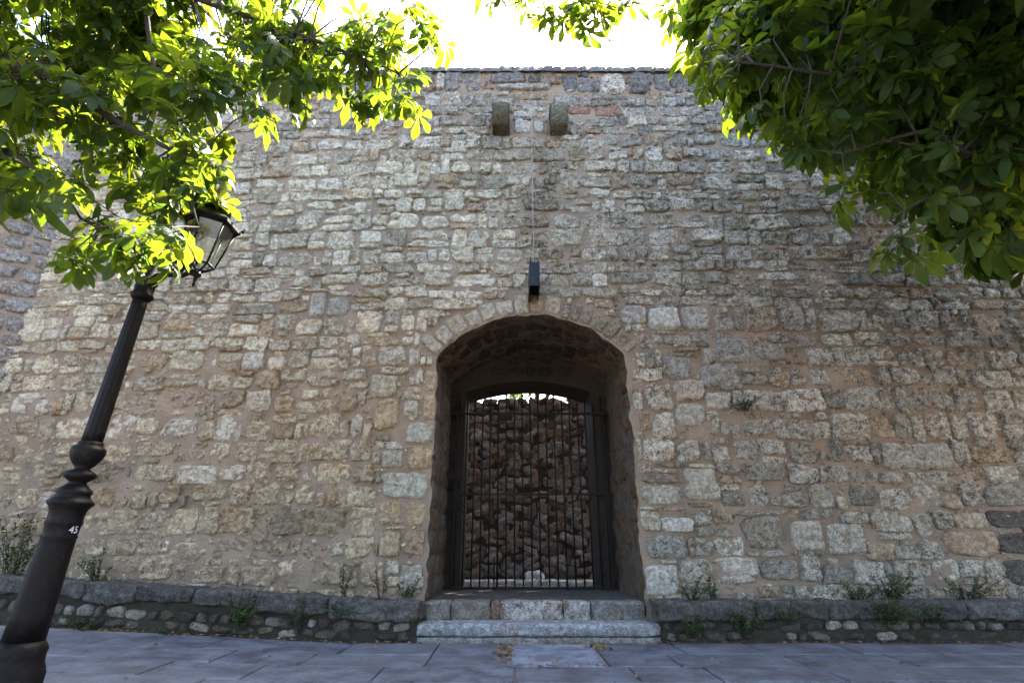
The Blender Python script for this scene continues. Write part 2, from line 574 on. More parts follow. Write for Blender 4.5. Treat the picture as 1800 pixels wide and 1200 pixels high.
# mortar face with the gateway left open
def mortar_face():
    du = 0.075
    xs = np.arange(WX0, WX1 + du, du)
    zs = np.arange(-0.05, TOPZ - 0.08, du)
    nx_, nz_ = len(xs), len(zs)
    V, ins = [], []
    for z in zs:
        for x in xs:
            i_ = inside_arch(x, z)
            X, Z = float(x), float(z)
            if i_:                                    # pull inner points to the edge of the opening
                if Z < SPR:
                    dl, dr, dt = X - XL, XR - X, (CRN - Z)
                    X = XL - edge_off(XL, YW, Z) if dl < dr else XR + edge_off(XR, YW, Z)
                    if Z < FLOOR - 0.12:
                        pass
                else:
                    dx, dz_ = X - XC, Z - ZC
                    l_ = math.hypot(dx, dz_) or 1
                    re_ = RAD + edge_off(XC + dx / l_ * RAD, YW, ZC + dz_ / l_ * RAD)
                    X, Z = XC + dx / l_ * re_, ZC + dz_ / l_ * re_
            und = undul(X, Z)
            V.append((X, yw(X) - und, Z))
            ins.append(i_)
    F = []
    for j in range(nz_ - 1):
        for i in range(nx_ - 1):
            q = (j * nx_ + i, j * nx_ + i + 1, (j + 1) * nx_ + i + 1, (j + 1) * nx_ + i)
            if all(ins[k] for k in q):
                continue
            F.append(q)
    return V, F
mv, mf = mortar_face()
mesh_obj('mortar_face', mv, mf, M['mortar'], wall)

# core: top, back and ends, so that the wall has its thickness
YB = 11.0
mb = MB()
mb.box((WX0, yw(WX0) + 0.02, 0), (XL - 0.3, YB, TOPZ - 0.1))
mb.box((XR + 0.3, YW + 0.04, 0), (WX1, YB, TOPZ - 0.1))
mb.box((XL - 0.298, YW + 0.04, CRN + 0.3), (XR + 0.298, YB, TOPZ - 0.1))
mb.obj('core', M['mortar_dark'], wall, smooth=False)

# passage lining: jambs and barrel vault swept inwards
def arch_outline(n_j=70, n_a=64):
    pts = []
    for i in range(n_j):
        pts.append((XL, FLOOR - 0.03 + (SPR - FLOOR + 0.03) * i / n_j))
    a0 = math.atan2(SPR - ZC, XL - XC)
    a1 = math.atan2(SPR - ZC, XR - XC)
    for i in range(n_a + 1):
        a = a0 + (a1 - a0) * i / n_a
        pts.append((XC + RAD * math.cos(a), ZC + RAD * math.sin(a)))
    for i in range(n_j - 1, -1, -1):
        pts.append((XR, FLOOR - 0.03 + (SPR - FLOOR + 0.03) * i / n_j))
    return pts
ol = arch_outline()
ny = 54
vv = []
for j in range(ny):
    y = YW + (YG + 0.12 - YW) * max(0, j - 1) / (ny - 2)
    for k, (x, z) in enumerate(ol):
        nx_, nz_ = (x - XC), max(0.0, z - ZC) if z > SPR else 0.0
        l_ = math.hypot(nx_, nz_) or 1
        d = edge_off(x, y, z) + (0.10 if j == 0 else 0.0) + (0.03 * N.fractal((x * 7 + 3, y * 7, z * 4.5), 0.7, 2.1, 4) if j > 1 else 0.0)
        qx, qz = x + nx_ / l_ * d, z + nz_ / l_ * d
        if qz < SPR:
            pass
        vv.append((qx, (y - undul(qx, qz)) if j == 1 else (y + 0.05 if j == 0 else y), qz))
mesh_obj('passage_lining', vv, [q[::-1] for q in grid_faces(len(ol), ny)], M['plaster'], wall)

# rear wall of the passage with the lower opening in which the gate shuts
BXL, BXR = P(813, 900, YG + 0.15).x, P(1049, 900, YG + 0.15).x
BCR = P(938, 692, 11.0).z
BSP = BCR - 0.22
bc, bhw = (BXL + BXR) / 2, (BXR - BXL) / 2
brise = BCR - BSP
brad = (bhw * bhw + brise * brise) / (2 * brise)
bzc = BCR - brad
def barch(n=18):
    a0 = math.atan2(BSP - bzc, -bhw)
    a1 = math.atan2(BSP - bzc, bhw)
    return [(bc + brad * math.cos(a0 + (a1 - a0) * i / n), bzc + brad * math.sin(a0 + (a1 - a0) * i / n)) for i in range(n + 1)]
mb = MB()
y0, y1 = YG + 0.1, YB - 0.01
mb.box((XL - 0.29, y0, FLOOR - 0.3), (BXL, y1, BSP))
mb.box((BXR, y0, FLOOR - 0.3), (XR + 0.29, y1, BSP))
ba = barch()
poly = [(XL - 0.29, BSP), ] + ba + [(XR + 0.29, BSP), (XR + 0.29, CRN + 0.29), (XL - 0.29, CRN + 0.29)]
n = len(ba)
v = []
for y in (y0, y1):
    v += [(x, y, z) for x, z in ba] + [(x, y, CRN + 0.29) for x, z in ba] + [(XL - 0.29, y, BSP + 0.001), (XL - 0.29, y, CRN + 0.29), (XR + 0.29, y, BSP + 0.001), (XR + 0.29, y, CRN + 0.29)]
L = 2 * n + 4
f = []
for i in range(n - 1):
    f.append((i, i + 1, n + i + 1, n + i))
    f.append((L + i + 1, L + i, L + n + i, L + n + i + 1))
    f.append((i + 1, i, L + i, L + i + 1))
f += [(2 * n, 0, n, 2 * n + 1), (n - 1, 2 * n + 2, 2 * n + 3, 2 * n - 1), (L, L + 2 * n, L + 2 * n + 1, L + n), (L + 2 * n + 2, L + n - 1, L + 2 * n - 1, L + 2 * n + 3)]
mb.add(v, f)
mb.obj('inner_portal', M['mortar_dark'], wall, smooth=False)

z = BSP - 2.4
def fm_portal(u, v_, out):
    return (u, y0 - out, v_)
while z < CRN:
    h_ = rnd.uniform(0.18, 0.3)
    x = XL
    while x < XR:
        wd = rnd.uniform(0.2, 0.4)
        ok = inside_arch(x + 0.05, z + h_, -0.02) and inside_arch(x + wd - 0.05, z + h_, -0.02)
        for cx_ in (x, x + wd / 2, x + wd):
            for cz_ in (z, z + h_):
                if BXL - 0.02 < cx_ < BXR + 0.02 and (cz_ < BSP or (cx_ - bc) ** 2 + (cz_ - bzc) ** 2 < (brad + 0.04) ** 2):
                    ok = False
        if ok:
            k = rnd.uniform(0.5, 1.1)
            vs, fs = stone(x + wd / 2, z + h_ / 2, wd - 0.02, h_ - 0.02, 0.03, rnd.randrange(10 ** 6), fm_portal, jit=0.15, small=True, power=4)
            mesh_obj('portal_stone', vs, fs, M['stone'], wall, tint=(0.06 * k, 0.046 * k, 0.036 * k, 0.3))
        x += wd
    z += h_
# floor of the passage: worn slabs
x = XL + 0.01
yy = [YW - 0.02, YW + 0.62, YW + 1.3, YG + 0.1, YB]
for j in range(4):
    x = XL + 0.005
    while x < XR - 0.1:
        wd = rnd.uniform(0.5, 1.1)
        b = min(x + wd, XR - 0.005)
        if XR - b < 0.3:
            b = XR - 0.005
        mbx = MB()
        dz = rnd.uniform(-0.006, 0.006)
        mbx.box((x + 0.004, yy[j] + 0.004 + (0.26 if j == 0 else 0), FLOOR - 0.12), (b - 0.004, yy[j + 1] - 0.004, FLOOR + dz))
        mbx.obj('floor_slab', M['dressed'], wall, tint=(0.11, 0.105, 0.10, 0.5), smooth=False)
        x = b

# ---- the colour of the stone across the wall (kinds of stone and their lichen)
def stone_tint(x, z, rr):
    warm = sstep(-0.2, -3.0, x) * sstep(5.2, 1.5, z)
    right = sstep(0.5, 3.5, x)
    high = sstep(7.5, 9.5, z)
    base = (0.73, 0.665, 0.51)
    base = mixc(base, (0.60, 0.475, 0.32), 0.8 * warm)
    base = mixc(base, (0.50, 0.475, 0.415), 0.8 * right)
    base = mixc(base, (0.40, 0.41, 0.40), 0.7 * high)
    k = rr.uniform(0.68, 1.14)
    if z > TOPZ - 0.72:
        base = mixc(base, (0.25, 0.255, 0.265), 0.85)
    if rr.random() < 0.10:
        k *= 0.72
    c = tuple(v * k for v in base)
    q = rr.random()
    if q < 0.10:
        c = mixc(c, (0.42, 0.29, 0.17), 0.55)
    elif q < 0.20:
        c = mixc(c, (0.76, 0.71, 0.60), 0.7)
    lich = 0.32 + 0.5 * right * sstep(1.0, 3.5, z) + 0.45 * high + 0.18 * sstep(-1.5, 1.5, x) + rr.uniform(-0.2, 0.35)
    # run-off streak below the corbels
    st = math.exp(-((x - 0.62) / 0.42) ** 2) * sstep(4.3, 6.6, z) * sstep(8.5, 8.2, z)
    c = mixc(c, (0.20, 0.165, 0.115), 0.8 * st)
    lich += 0.4 * st
    return (*c, min(1.0, max(0.0, lich)))

def fm_wall(u, v_, out):
    return (u, yw(u) - out, v_)

stones = []           # (verts, faces, tint, centre, w, h, name)
taken = []            # rectangles of the stones placed one by one
def special(px0, py0, px1, py1, tint, prot=0.05, name='stone', power=5.0, jit=0.09, rot=0.0, cav=0.0, rough=0.024, edge=0.84):
    pc = P((px0 + px1) / 2, (py0 + py1) / 2, YW)
    yv = yw(pc.x)
    a, b = P(px0, py1, yv), P(px1, py0, yv)
    cu, cv = (a.x + b.x) / 2, (a.z + b.z) / 2
    w_, h_ = abs(b.x - a.x), abs(b.z - a.z)
    taken.append((cu - w_ / 2, cu + w_ / 2, cv - h_ / 2, cv + h_ / 2))
    vs, fs = stone(cu, cv, w_, h_, prot, rnd.randrange(10 ** 6), fm_wall, jit=jit, power=power, rough=rough, cav=cav, rot=rot, edge=edge)
    stones.append((vs, fs, tint, (cu, yv, cv), w_, h_, name))
PALE, WHITE, TAN, GREY, OCH = (0.50, 0.50, 0.42, 0.15), (0.66, 0.64, 0.58, 0.25), (0.50, 0.40, 0.27, 0.15), (0.40, 0.39, 0.35, 0.6), (0.50, 0.34, 0.18, 0.1)
for a in [
    (668, 828, 756, 876, PALE, 0.03), (665, 880, 708, 925, TAN, 0.045), (711, 880, 752, 924, TAN, 0.02),
    (664, 932, 706, 980, TAN, 0.045), (709, 930, 749, 976, (0.42, 0.33, 0.24, 0.2), 0.02), (700, 990, 746, 1046, (0.52, 0.49, 0.42, 0.2), 0.03),
    (668, 788, 710, 822, (0.44, 0.43, 0.36, 0.2), 0.03), (715, 786, 760, 823, TAN, 0.03), (711, 742, 763, 780, PALE, 0.04), (742, 692, 766, 738, TAN, 0.03), (742, 652, 768, 688, TAN, 0.03),
    (708, 702, 738, 738, (0.52, 0.46, 0.36, 0.2), 0.04), (652, 702, 704, 756, TAN, 0.05), (645, 658, 700, 700, (0.50, 0.45, 0.35, 0.2), 0.04),
    (1141, 541, 1196, 581, (0.60, 0.60, 0.53, 0.08), 0.06), (1201, 538, 1243, 582, (0.5, 0.48, 0.42, 0.4), 0.05), (1090, 538, 1137, 570, (0.50, 0.48, 0.42, 0.4), 0.05),
    (1128, 853, 1194, 888, (0.50, 0.50, 0.42, 0.25), 0.035), (1137, 990, 1192, 1046, WHITE, 0.045), (1134, 938, 1208, 983, GREY, 0.05),
    (1163, 907, 1218, 936, WHITE, 0.06), (1204, 822, 1259, 882, (0.52, 0.49, 0.42, 0.3), 0.06), (1128, 832, 1190, 850, (0.32, 0.27, 0.22, 0.6), 0.04),
    (1186, 666, 1236, 706, (0.56, 0.51, 0.43, 0.35), 0.06), (1233, 640, 1300, 685, GREY, 0.06), (1167, 626, 1212, 668, GREY, 0.06), (1190, 708, 1237, 752, (0.52, 0.5, 0.44, 0.3), 0.05),
    (1240, 690, 1285, 720, (0.55, 0.52, 0.45, 0.25), 0.05), (1260, 596, 1318, 640, GREY, 0.055), (1326, 605, 1380, 634, GREY, 0.05),
    (1395, 912, 1440, 968, (0.54, 0.50, 0.43, 0.35), 0.05), (1454, 918, 1515, 974, (0.55, 0.52, 0.46, 0.45), 0.06), (1310, 905, 1376, 968, (0.36, 0.32, 0.26, 0.5), 0.05),
    (1603, 776, 1668, 825, (0.46, 0.44, 0.38, 0.45), 0.05), (1550, 778, 1602, 826, (0.48, 0.46, 0.4, 0.45), 0.05),
    (1665, 932, 1752, 978, (0.46, 0.36, 0.26, 0.2), 0.04), (1678, 900, 1735, 930, (0.48, 0.41, 0.32, 0.2), 0.04), (1735, 848, 1830, 890, (0.36, 0.34, 0.29, 0.4), 0.05),
    (1740, 895, 1790, 930, (0.15, 0.135, 0.115, 0.9), 0.03), (1793, 895, 1850, 940, (0.15, 0.135, 0.115, 0.9), 0.03), (1756, 935, 1830, 975, (0.15, 0.135, 0.115, 0.9), 0.03), (1770, 980, 1860, 1030, (0.15, 0.135, 0.115, 0.9), 0.03),
    (998, 188, 1040, 203, (0.37, 0.225, 0.175, 0.4), 0.03), (1044, 186, 1091, 206, (0.38, 0.235, 0.185, 0.5), 0.03),
    (872, 148, 970, 158, (0.45, 0.46, 0.44, 0.5), 0.05), (900, 198, 945, 208, (0.55, 0.55, 0.5, 0.3), 0.05), (903, 212, 934, 237, (0.6, 0.6, 0.55, 0.2), 0.05), (938, 212, 956, 236, (0.56, 0.56, 0.5, 0.2), 0.05),
    (540, 512, 578, 560, (0.50, 0.48, 0.42, 0.2), 0.045), (572, 522, 618, 558, (0.42, 0.40, 0.35, 0.5), 0.05),
]:
    special(*a)

# voussoirs round the arch, longer and squarer on the left
def fm_polar(u, v_, out):        # u: angle*RAD along the arch, v: radius
    a = u / RAD
    x = XC + v_ * math.cos(a)
    return (x, yw(x) - out, ZC + v_ * math.sin(a))
a0 = math.atan2(SPR - ZC, XL - XC)
a1 = math.atan2(SPR - ZC, XR - XC)
a = a0 + 0.02
arc_outer = []
while a > a1 + 0.05:
    left = a > math.pi / 2 - 0.1
    wd = (rnd.uniform(0.21, 0.30) if left else rnd.uniform(0.16, 0.26)) / RAD
    ln = rnd.uniform(0.28, 0.40) if left else rnd.uniform(0.24, 0.36)
    e = max(a - wd, a1)
    c = (a + e) / 2
    x_, z_ = XC + RAD * math.cos(c), ZC + RAD * math.sin(c)
    rr = random.Random(int(c * 1e5))
    if left:
        tn = mixc((0.53, 0.49, 0.40), (0.46, 0.40, 0.30), rr.random())
        lc = 0.15
    else:
        tn = mixc((0.40, 0.36, 0.29), (0.32, 0.27, 0.20), rr.random())
        lc = 0.5
    if 1.42 < c < 1.62:
        tn = (0.40, 0.31, 0.20)
    vs, fs = stone(c * RAD, RAD + ln / 2 + 0.012, (a - e) * RAD - 0.018, ln, 0.035, rr.randrange(10 ** 6), fm_polar, jit=0.08, power=6, edge=0.82)
    stones.append((vs, fs, (*tn, lc), (x_, YW, z_), wd * RAD, ln, 'voussoir'))
    arc_outer.append((e, a, RAD + ln + 0.02))
    a = e
def hits_arch(x0, x1, z0, z1, g=0.02):
    for i in range(5):
        for j in range(5):
            x_, z_ = lerp(x0, x1, i / 4), lerp(z0, z1, j / 4)
            if inside_arch(x_, z_, g):
                return True
            if z_ > SPR - 0.05:
                dx, dz_ = x_ - XC, z_ - ZC
                r_ = math.hypot(dx, dz_)
                an = math.atan2(dz_, dx)
                for (e0, e1, ro) in arc_outer:
                    if e0 <= an <= e1 and r_ < ro - 0.02:
                        return True
    return False
# corbel sites and the steel bracket stay clear
CORB = [(P(866, 238, YW), P(896, 238, YW)), (P(966, 238, YW), P(996, 238, YW))]
for a_, b_ in CORB:
    taken.append((a_.x - 0.03, b_.x + 0.03, a_.z - 0.02, a_.z + 0.50))
def clip_rect(x0, x1, z0, z1):
    """shrink a cell away from stones placed before; None when nothing useful is left"""
    for (a, b, c, d) in taken:
        if x1 <= a or x0 >= b or z1 <= c or z0 >= d:
            continue
        opts = [(x0, min(x1, a), z0, z1), (max(x0, b), x1, z0, z1), (x0, x1, z0, min(z1, c)), (x0, x1, max(z0, d), z1)]
        best = max(opts, key=lambda q: max(0, q[1] - q[0]) * max(0, q[3] - q[2]))
        x0, x1, z0, z1 = best
        if x1 - x0 < 0.07 or z1 - z0 < 0.05:
            return None
    return x0, x1, z0, z1

def wobble(x, z):
    return 0.05 * N.noise((x * 0.35, z * 0.9, 1.7)) + 0.02 * N.noise((x * 1.3, z * 1.1, 9.2))
def put(x0, x1, z0, z1, small=False):
    if (x1 - x0) < 0.05 or (z1 - z0) < 0.04:
        return
    c = clip_rect(x0, x1, z0, z1)
    if c is None:
        return
    x0, x1, z0, z1 = c
    if hits_arch(x0, x1, z0, z1):
        # try halves, so that the stones close up to the opening
        if x1 - x0 > 0.16:
            m_ = (x0 + x1) / 2
            put(x0, m_, z0, z1, True)
            put(m_, x1, z0, z1, True)
        elif z1 - z0 > 0.16:
            m_ = (z0 + z1) / 2
            put(x0, x1, z0, m_, True)
            put(x0, x1, m_, z1, True)
        return
    cx, cz = (x0 + x1) / 2, (z0 + z1) / 2
    rr = random.Random(int(cx * 7919 + cz * 104729) & 0xffffff)
    low = sstep(-0.2, -2.5, cx) * sstep(4.6, 2.0, cz)         # the eroded, half-buried masonry low on the left
    prot = rr.uniform(0.02, 0.06) * (1 - 0.35 * low)
    cav = 0.0
    if rr.random() < 0.10 + 0.5 * low:
        cav = rr.uniform(0.03, 0.075)
    if rr.random() < 0.18:
        cav = max(cav, 0.035)
    t_ = stone_tint(cx, cz, rr)
    g = rr.uniform(-0.006, 0.02) + 0.012 * low
    w_, h_ = (x1 - x0) - g, (z1 - z0) - g * 0.8
    if w_ < 0.04 or h_ < 0.03:
        return
    vs, fs = stone(cx, cz + wobble(cx, cz), w_, h_, prot, rr.randrange(10 ** 6), fm_wall, jit=0.2,
                   power=rr.uniform(3.4, 9.0), rough=rr.uniform(0.022, 0.045) + 0.012 * low, cav=cav, rot=rr.uniform(-0.07, 0.07), small=small or w_ * h_ < 0.045 or cx > 9.2 or (cz < 3 and cx > 7.6), edge=rr.uniform(0.78, 0.95))
    stones.append((vs, fs, t_, (cx, yw(cx), cz), w_, h_, 'stone'))
z = 0.36
while z < TOPZ - 0.25:
    h_ = rnd.uniform(0.22, 0.43) if z < 5.5 else rnd.uniform(0.20, 0.38)
    if z + h_ > TOPZ - 0.42:
        h_ = max(0.12, TOPZ - 0.2 - z)
    x = WX0 + 0.02
    while x < WX1 - 0.2:
        wd = min(max(rnd.gauss(0.42, 0.15), 0.18), 0.80)
        if x + wd > WX1:
            wd = WX1 - x
        q = rnd.random()
        dz0, dz1 = rnd.uniform(-0.02, 0.03), rnd.uniform(-0.03, 0.02)
        if q < 0.12:                        # two thin stones, one on the other
            k = rnd.uniform(0.35, 0.65)
            put(x, x + wd, z, z + h_ * k, True)
            put(x + rnd.uniform(0, 0.05), x + wd, z + h_ * k, z + h_, True)
        elif q < 0.34:                      # a stone with a flat chip bedded over or under it
            k = rnd.uniform(0.17, 0.26) * h_ + 0.02
            if rnd.random() < 0.6:
                put(x, x + wd, z, z + h_ - k)
                put(x + wd * rnd.uniform(0, 0.3), x + wd * rnd.uniform(0.6, 1.0), z + h_ - k, z + h_, True)
            else:
                put(x, x + wd, z + k, z + h_)
                put(x + wd * rnd.uniform(0, 0.3), x + wd * rnd.uniform(0.6, 1.0), z, z + k, True)
        elif q < 0.42:                      # narrow filler
            wd = rnd.uniform(0.12, 0.2)
            put(x, x + wd, z + dz0, z + h_ * rnd.uniform(0.5, 0.95), True)
        else:
            put(x, x + wd, z + dz0, z + h_ + dz1)
        x += wd
    z += h_
# pinning chips pressed into the joints
SP_K, SP_N = [-1.0, -0.75, 0.0, 0.75, 1.0], SP_S
for _ in range(3600):
    cx, cz = rnd.uniform(WX0 + 0.1, min(WX1, 11.0)), rnd.uniform(0.5, TOPZ - 0.3)
    w_, h_ = rnd.uniform(0.035, 0.12), rnd.uniform(0.025, 0.065)
    if hits_arch(cx - w_ / 2, cx + w_ / 2, cz - h_ / 2, cz + h_ / 2, 0.04):
        continue
    SP_S = SP_K
    vs, fs = stone(cx, cz, w_, h_, rnd.uniform(0.012, 0.03), rnd.randrange(10 ** 6), fm_wall, jit=0.3, power=4, rough=0.01, small=True, rot=rnd.uniform(-0.4, 0.4))
    SP_S = SP_N
    stones.append((vs, fs, stone_tint(cx, cz, rnd), (cx, yw(cx), cz), w_, h_, 'chip'))
# coping: ragged dark stones along the top
x = WX0
while x < WX1:
    wd = rnd.uniform(0.22, 0.5)
    h_ = rnd.uniform(0.22, 0.29)
    mbx = []
    rr = random.Random(int(x * 1000) + 77)
    k = rr.uniform(0.75, 1.15)
    vs, fs = [], []
    # a bun-shaped stone lying on top, seen from below at its front edge
    nu, nv = 8, 8
    for j in range(nv):
        t = j / (nv - 1)                     # from the front foot over the top to the back
        ang = math.pi * t
        for i in range(nu):
            s = i / (nu - 1) * 2 - 1
            sh = (1 - abs(s) ** 4) ** 0.25
            yy_ = 0.35 - 0.42 * math.cos(ang) * (0.85 + 0.15 * sh)
            zz_ = h_ * (math.sin(ang) ** 0.5) * (0.80 + 0.20 * sh)
            nz = 0.075 * N.fractal((x * 3 + s * wd * 5, yy_ * 5, zz_ * 7 + x), 0.9, 2, 4)
            xx_ = x + wd / 2 + s * wd / 2
            vs.append((xx_, yw(xx_) + yy_ + nz, TOPZ - 0.22 + zz_ + nz * 0.7))
    fs = grid_faces(nu, nv)
    stones.append((vs, fs, (0.19 * k, 0.195 * k, 0.205 * k, 0.6), (x + wd / 2, YW, TOPZ), wd, 0.2, 'coping_stone'))
    x += wd * 0.84

# the 300 stones that show largest become parts of their own, the rest one part
def hidden_by_leaves(px, py):
    if px < 700 and py < 230:
        return True
    if px < 400 and py < 420:
        return True
    if px > 1300 and py < 180:
        return True
    if px > 1450 and py < 350:
        return True
    return px < 230 and py > 500 and abs(px - (45 + (1150 - py) * 0.316)) < 45
rank = []
for i, s_ in enumerate(stones):
    q = proj(s_[3])
    sc = 0
    if q and 0 < q[0] < 1800 and 0 < q[1] < 1060 and not hidden_by_leaves(q[0], q[1]):
        sc = s_[4] * s_[5] * (FPX / q[2]) ** 2
    rank.append((sc, i))
rank.sort(reverse=True)
single = set(i for sc, i in rank if stones[i][6] == 'voussoir')
single |= set([i for sc, i in rank if stones[i][6] == 'stone' and sc > 0][:300])
single |= set([i for sc, i in rank if stones[i][6] == 'coping_stone' and sc > 0])
rv, rf, rt = [], [], []
for i, (vs, fs, t_, c_, w_, h_, nm) in enumerate(stones):
    if i in single:
        mesh_obj(nm, vs, fs, M['stone'], wall, tint=t_)
    else:
        o_ = len(rv)
        rv += vs
        rf += [tuple(k + o_ for k in q) for q in fs]
        rt += [t_] * len(vs)
mesh_obj('rubble_stones', rv, rf, M['stone'], wall, tint=rt, kind='stuff')
print('stones', len(stones), 'single', len(single))

# stones showing through the worn lining of the passage
def fm_vault(u, v_, out):         # u: along the arch (angle*RAD), v: depth into the passage
    a = u / RAD
    return (XC + (RAD - out) * math.cos(a), v_, ZC + (RAD - out) * math.sin(a))
def fm_jl(u, v_, out):
    return (XL + out, u, v_)
def fm_jr(u, v_, out):
    return (XR - out, u, v_)
y = YW + 0.06
while y < YG:
    d = rnd.uniform(0.28, 0.42)
    a = a1 + 0.03
    while a < a0:
        wd = rnd.uniform(0.18, 0.34) / RAD
        if rnd.random() < 0.75:
            k = rnd.uniform(0.7, 1.2)
            vs, fs = stone((a + wd / 2) * RAD, y + d / 2, wd * RAD - 0.03, d - 0.03, 0.022, rnd.randrange(10 ** 6), fm_vault, jit=0.12, small=True, sink=0.07, power=4)
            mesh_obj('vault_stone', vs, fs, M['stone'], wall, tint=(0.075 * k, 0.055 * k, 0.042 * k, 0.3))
        a += wd
    y += d
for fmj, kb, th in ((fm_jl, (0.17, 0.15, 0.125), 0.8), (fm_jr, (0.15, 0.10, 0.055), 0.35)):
    z = FLOOR
    while z < SPR - 0.1:
        h_ = rnd.uniform(0.25, 0.42)
        y = YW + 0.03
        while y < YG:
            wd = rnd.uniform(0.3, 0.6)
            if rnd.random() < th:
                k = rnd.uniform(0.7, 1.15)
                vs, fs = stone(y + wd / 2, z + h_ / 2, wd - 0.03, h_ - 0.03, 0.02, rnd.randrange(10 ** 6), fmj, jit=0.1, small=True, sink=0.07, power=5)
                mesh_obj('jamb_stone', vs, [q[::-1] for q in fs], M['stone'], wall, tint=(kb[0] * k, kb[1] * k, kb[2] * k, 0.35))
            y += wd
        z += h_

# ------------------------------------------------------------------ wing wall closing the left side
WA, WBv = Vector((-8.62, yw(-8.62) - 0.0, 0)), Vector((-12.6, 5.2, 0))
wdir = (WBv - WA).normalized()
wn = Vector((-wdir.y, wdir.x, 0))
if wn.x < 0:
    wn = -wn
WTOP = 9.0
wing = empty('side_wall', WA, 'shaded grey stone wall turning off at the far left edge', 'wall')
def fm_wing(u, v_, out):
    p = WA + wdir * u + wn * out
    return (p.x, p.y, v_)
LW = (WBv - WA).length
nu, nv = 50, 90
v = []
for j in range(nv):
    for i in range(nu):
        u, zz = -0.3 + (LW + 0.3) * i / (nu - 1), WTOP * j / (nv - 1)
        v.append(fm_wing(u, zz, 0.02 * N.fractal((u * 2, zz * 2, 20), 0.8, 2, 3)))
mesh_obj('mortar_face', v, [q[::-1] for q in grid_faces(nu, nv)], M['mortar'], wing)
mb = MB()
q = [WA - wn * 0.03 - wdir * 0.3, WBv - wn * 0.03, WBv - wn * 1.2, WA - wn * 1.2 - wdir * 0.3]
mb.add([(p.x, p.y, 0) for p in q] + [(p.x, p.y, WTOP) for p in q], [(0, 1, 2, 3), (4, 7, 6, 5), (0, 4, 5, 1), (1, 5, 6, 2), (2, 6, 7, 3), (3, 7, 4, 0)])
mb.obj('core', M['mortar_dark'], wing, smooth=False)
z = 0.3
wstones = []
while z < WTOP - 0.1:
    h_ = rnd.uniform(0.24, 0.36)
    u = -0.05
    while u < LW - 0.3:
        wd = min(max(rnd.gauss(0.4, 0.12), 0.18), 0.65)
        rr = random.Random(rnd.randrange(10 ** 7))
        k = rr.uniform(0.7, 1.1)
        vs, fs = stone(u + wd / 2, z + h_ / 2, wd - 0.04, h_ - 0.035, rr.uniform(0.02, 0.05), rr.randrange(10 ** 6), fm_wing, jit=0.2, rough=0.034, small=True, power=rr.uniform(3.5, 8), edge=0.86)
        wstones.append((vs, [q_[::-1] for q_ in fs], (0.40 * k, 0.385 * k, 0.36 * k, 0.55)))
        u += wd
    z += h_
for vs, fs, t_ in wstones:
    c = proj(np.mean(vs, axis=0))
    if c and -40 < c[0] < 1840 and -40 < c[1] < 1240:
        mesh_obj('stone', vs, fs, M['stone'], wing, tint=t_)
rv, rf, rt = [], [], []
for vs, fs, t_ in wstones:
    c = proj(np.mean(vs, axis=0))
    if c and -40 < c[0] < 1840 and -40 < c[1] < 1240:
        continue
    o_ = len(rv)
    rv += vs
    rf += [tuple(k + o_ for k in q_) for q_ in fs]
    rt += [t_] * len(vs)
if rv:
    mesh_obj('rubble_stones', rv, rf, M['stone'], wing, tint=rt, kind='stuff')

# ------------------------------------------------------------------ far rubble wall in the court
YF = 13.2
FT = P(938, 702, YF).z
far = empty('court_wall', (bc, YF, FLOOR), 'rough brown rubble wall seen through the iron gate', 'wall')
def fm_far(u, v_, out):
    return (u, YF - out, v_)
v = []
nu, nv = 60, 40
for j in range(nv):
    for i in range(nu):
        u, zz = -4 + 9.0 * i / (nu - 1), FLOOR - 0.1 + (FT - FLOOR) * j / (nv - 1)
        v.append(fm_far(u, zz, 0.03 * N.fractal((u * 2, zz * 2, 31), 0.8, 2, 3)))
mesh_obj('mortar_face', v, grid_faces(nu, nv), M['mortar_dark'], far)
mb = MB()
mb.box((-14, YF + 0.05, FLOOR - 0.2), (15, YF + 0.7, FT - 0.1))
mb.obj('core', M['mortar_dark'], far, smooth=False)
fst = []
z, row = FLOOR - 0.02, 0
while z < FT - 0.06:
    u = -3.6 + (row % 2) * 0.13
    while u < 4.6:
        rr = random.Random(rnd.randrange(10 ** 7))
        k = rr.uniform(0.35, 0.95)
        base = rr.choice([(0.40, 0.34, 0.31), (0.36, 0.28, 0.235), (0.37, 0.35, 0.345), (0.44, 0.385, 0.355), (0.33, 0.23, 0.175)])
        cu_, cv_ = u + rr.uniform(-0.09, 0.09), z + 0.09 + rr.uniform(-0.08, 0.08)
        w_, h_ = rr.uniform(0.16, 0.42), rr.uniform(0.13, 0.27)
        cv_ = min(cv_, FT - h_ / 2 + 0.04)
        vs, fs = stone(cu_, cv_, w_, h_, rr.uniform(0.02, 0.07), rr.randrange(10 ** 6), fm_far, jit=0.36, power=rr.uniform(2.6, 7), rough=0.04, small=True, rot=rr.uniform(-0.5, 0.5), edge=0.7)
        fst.append((vs, fs, (base[0] * k, base[1] * k, base[2] * k, 0.25), cu_, cv_, w_ * h_))
        u += 0.25
    z += 0.165
    row += 1
gl0, gl1 = P(815, 800, YF).x - 0.05, P(1048, 800, YF).x + 0.05
vis = sorted([s_ for s_ in fst if gl0 < s_[3] < gl1], key=lambda s_: -s_[5])[:300]
vid = set(id(s_) for s_ in vis)
rv, rf, rt = [], [], []
for s_ in fst:
    if id(s_) in vid:
        mesh_obj('stone', s_[0], s_[1], M['stone'], far, tint=s_[2])
    else:
        o_ = len(rv)
        rv += s_[0]
        rf += [tuple(k + o_ for k in q_) for q_ in s_[1]]
        rt += [s_[2]] * len(s_[0])
mesh_obj('rubble_stones', rv, rf, M['stone'], far, tint=rt, kind='stuff')
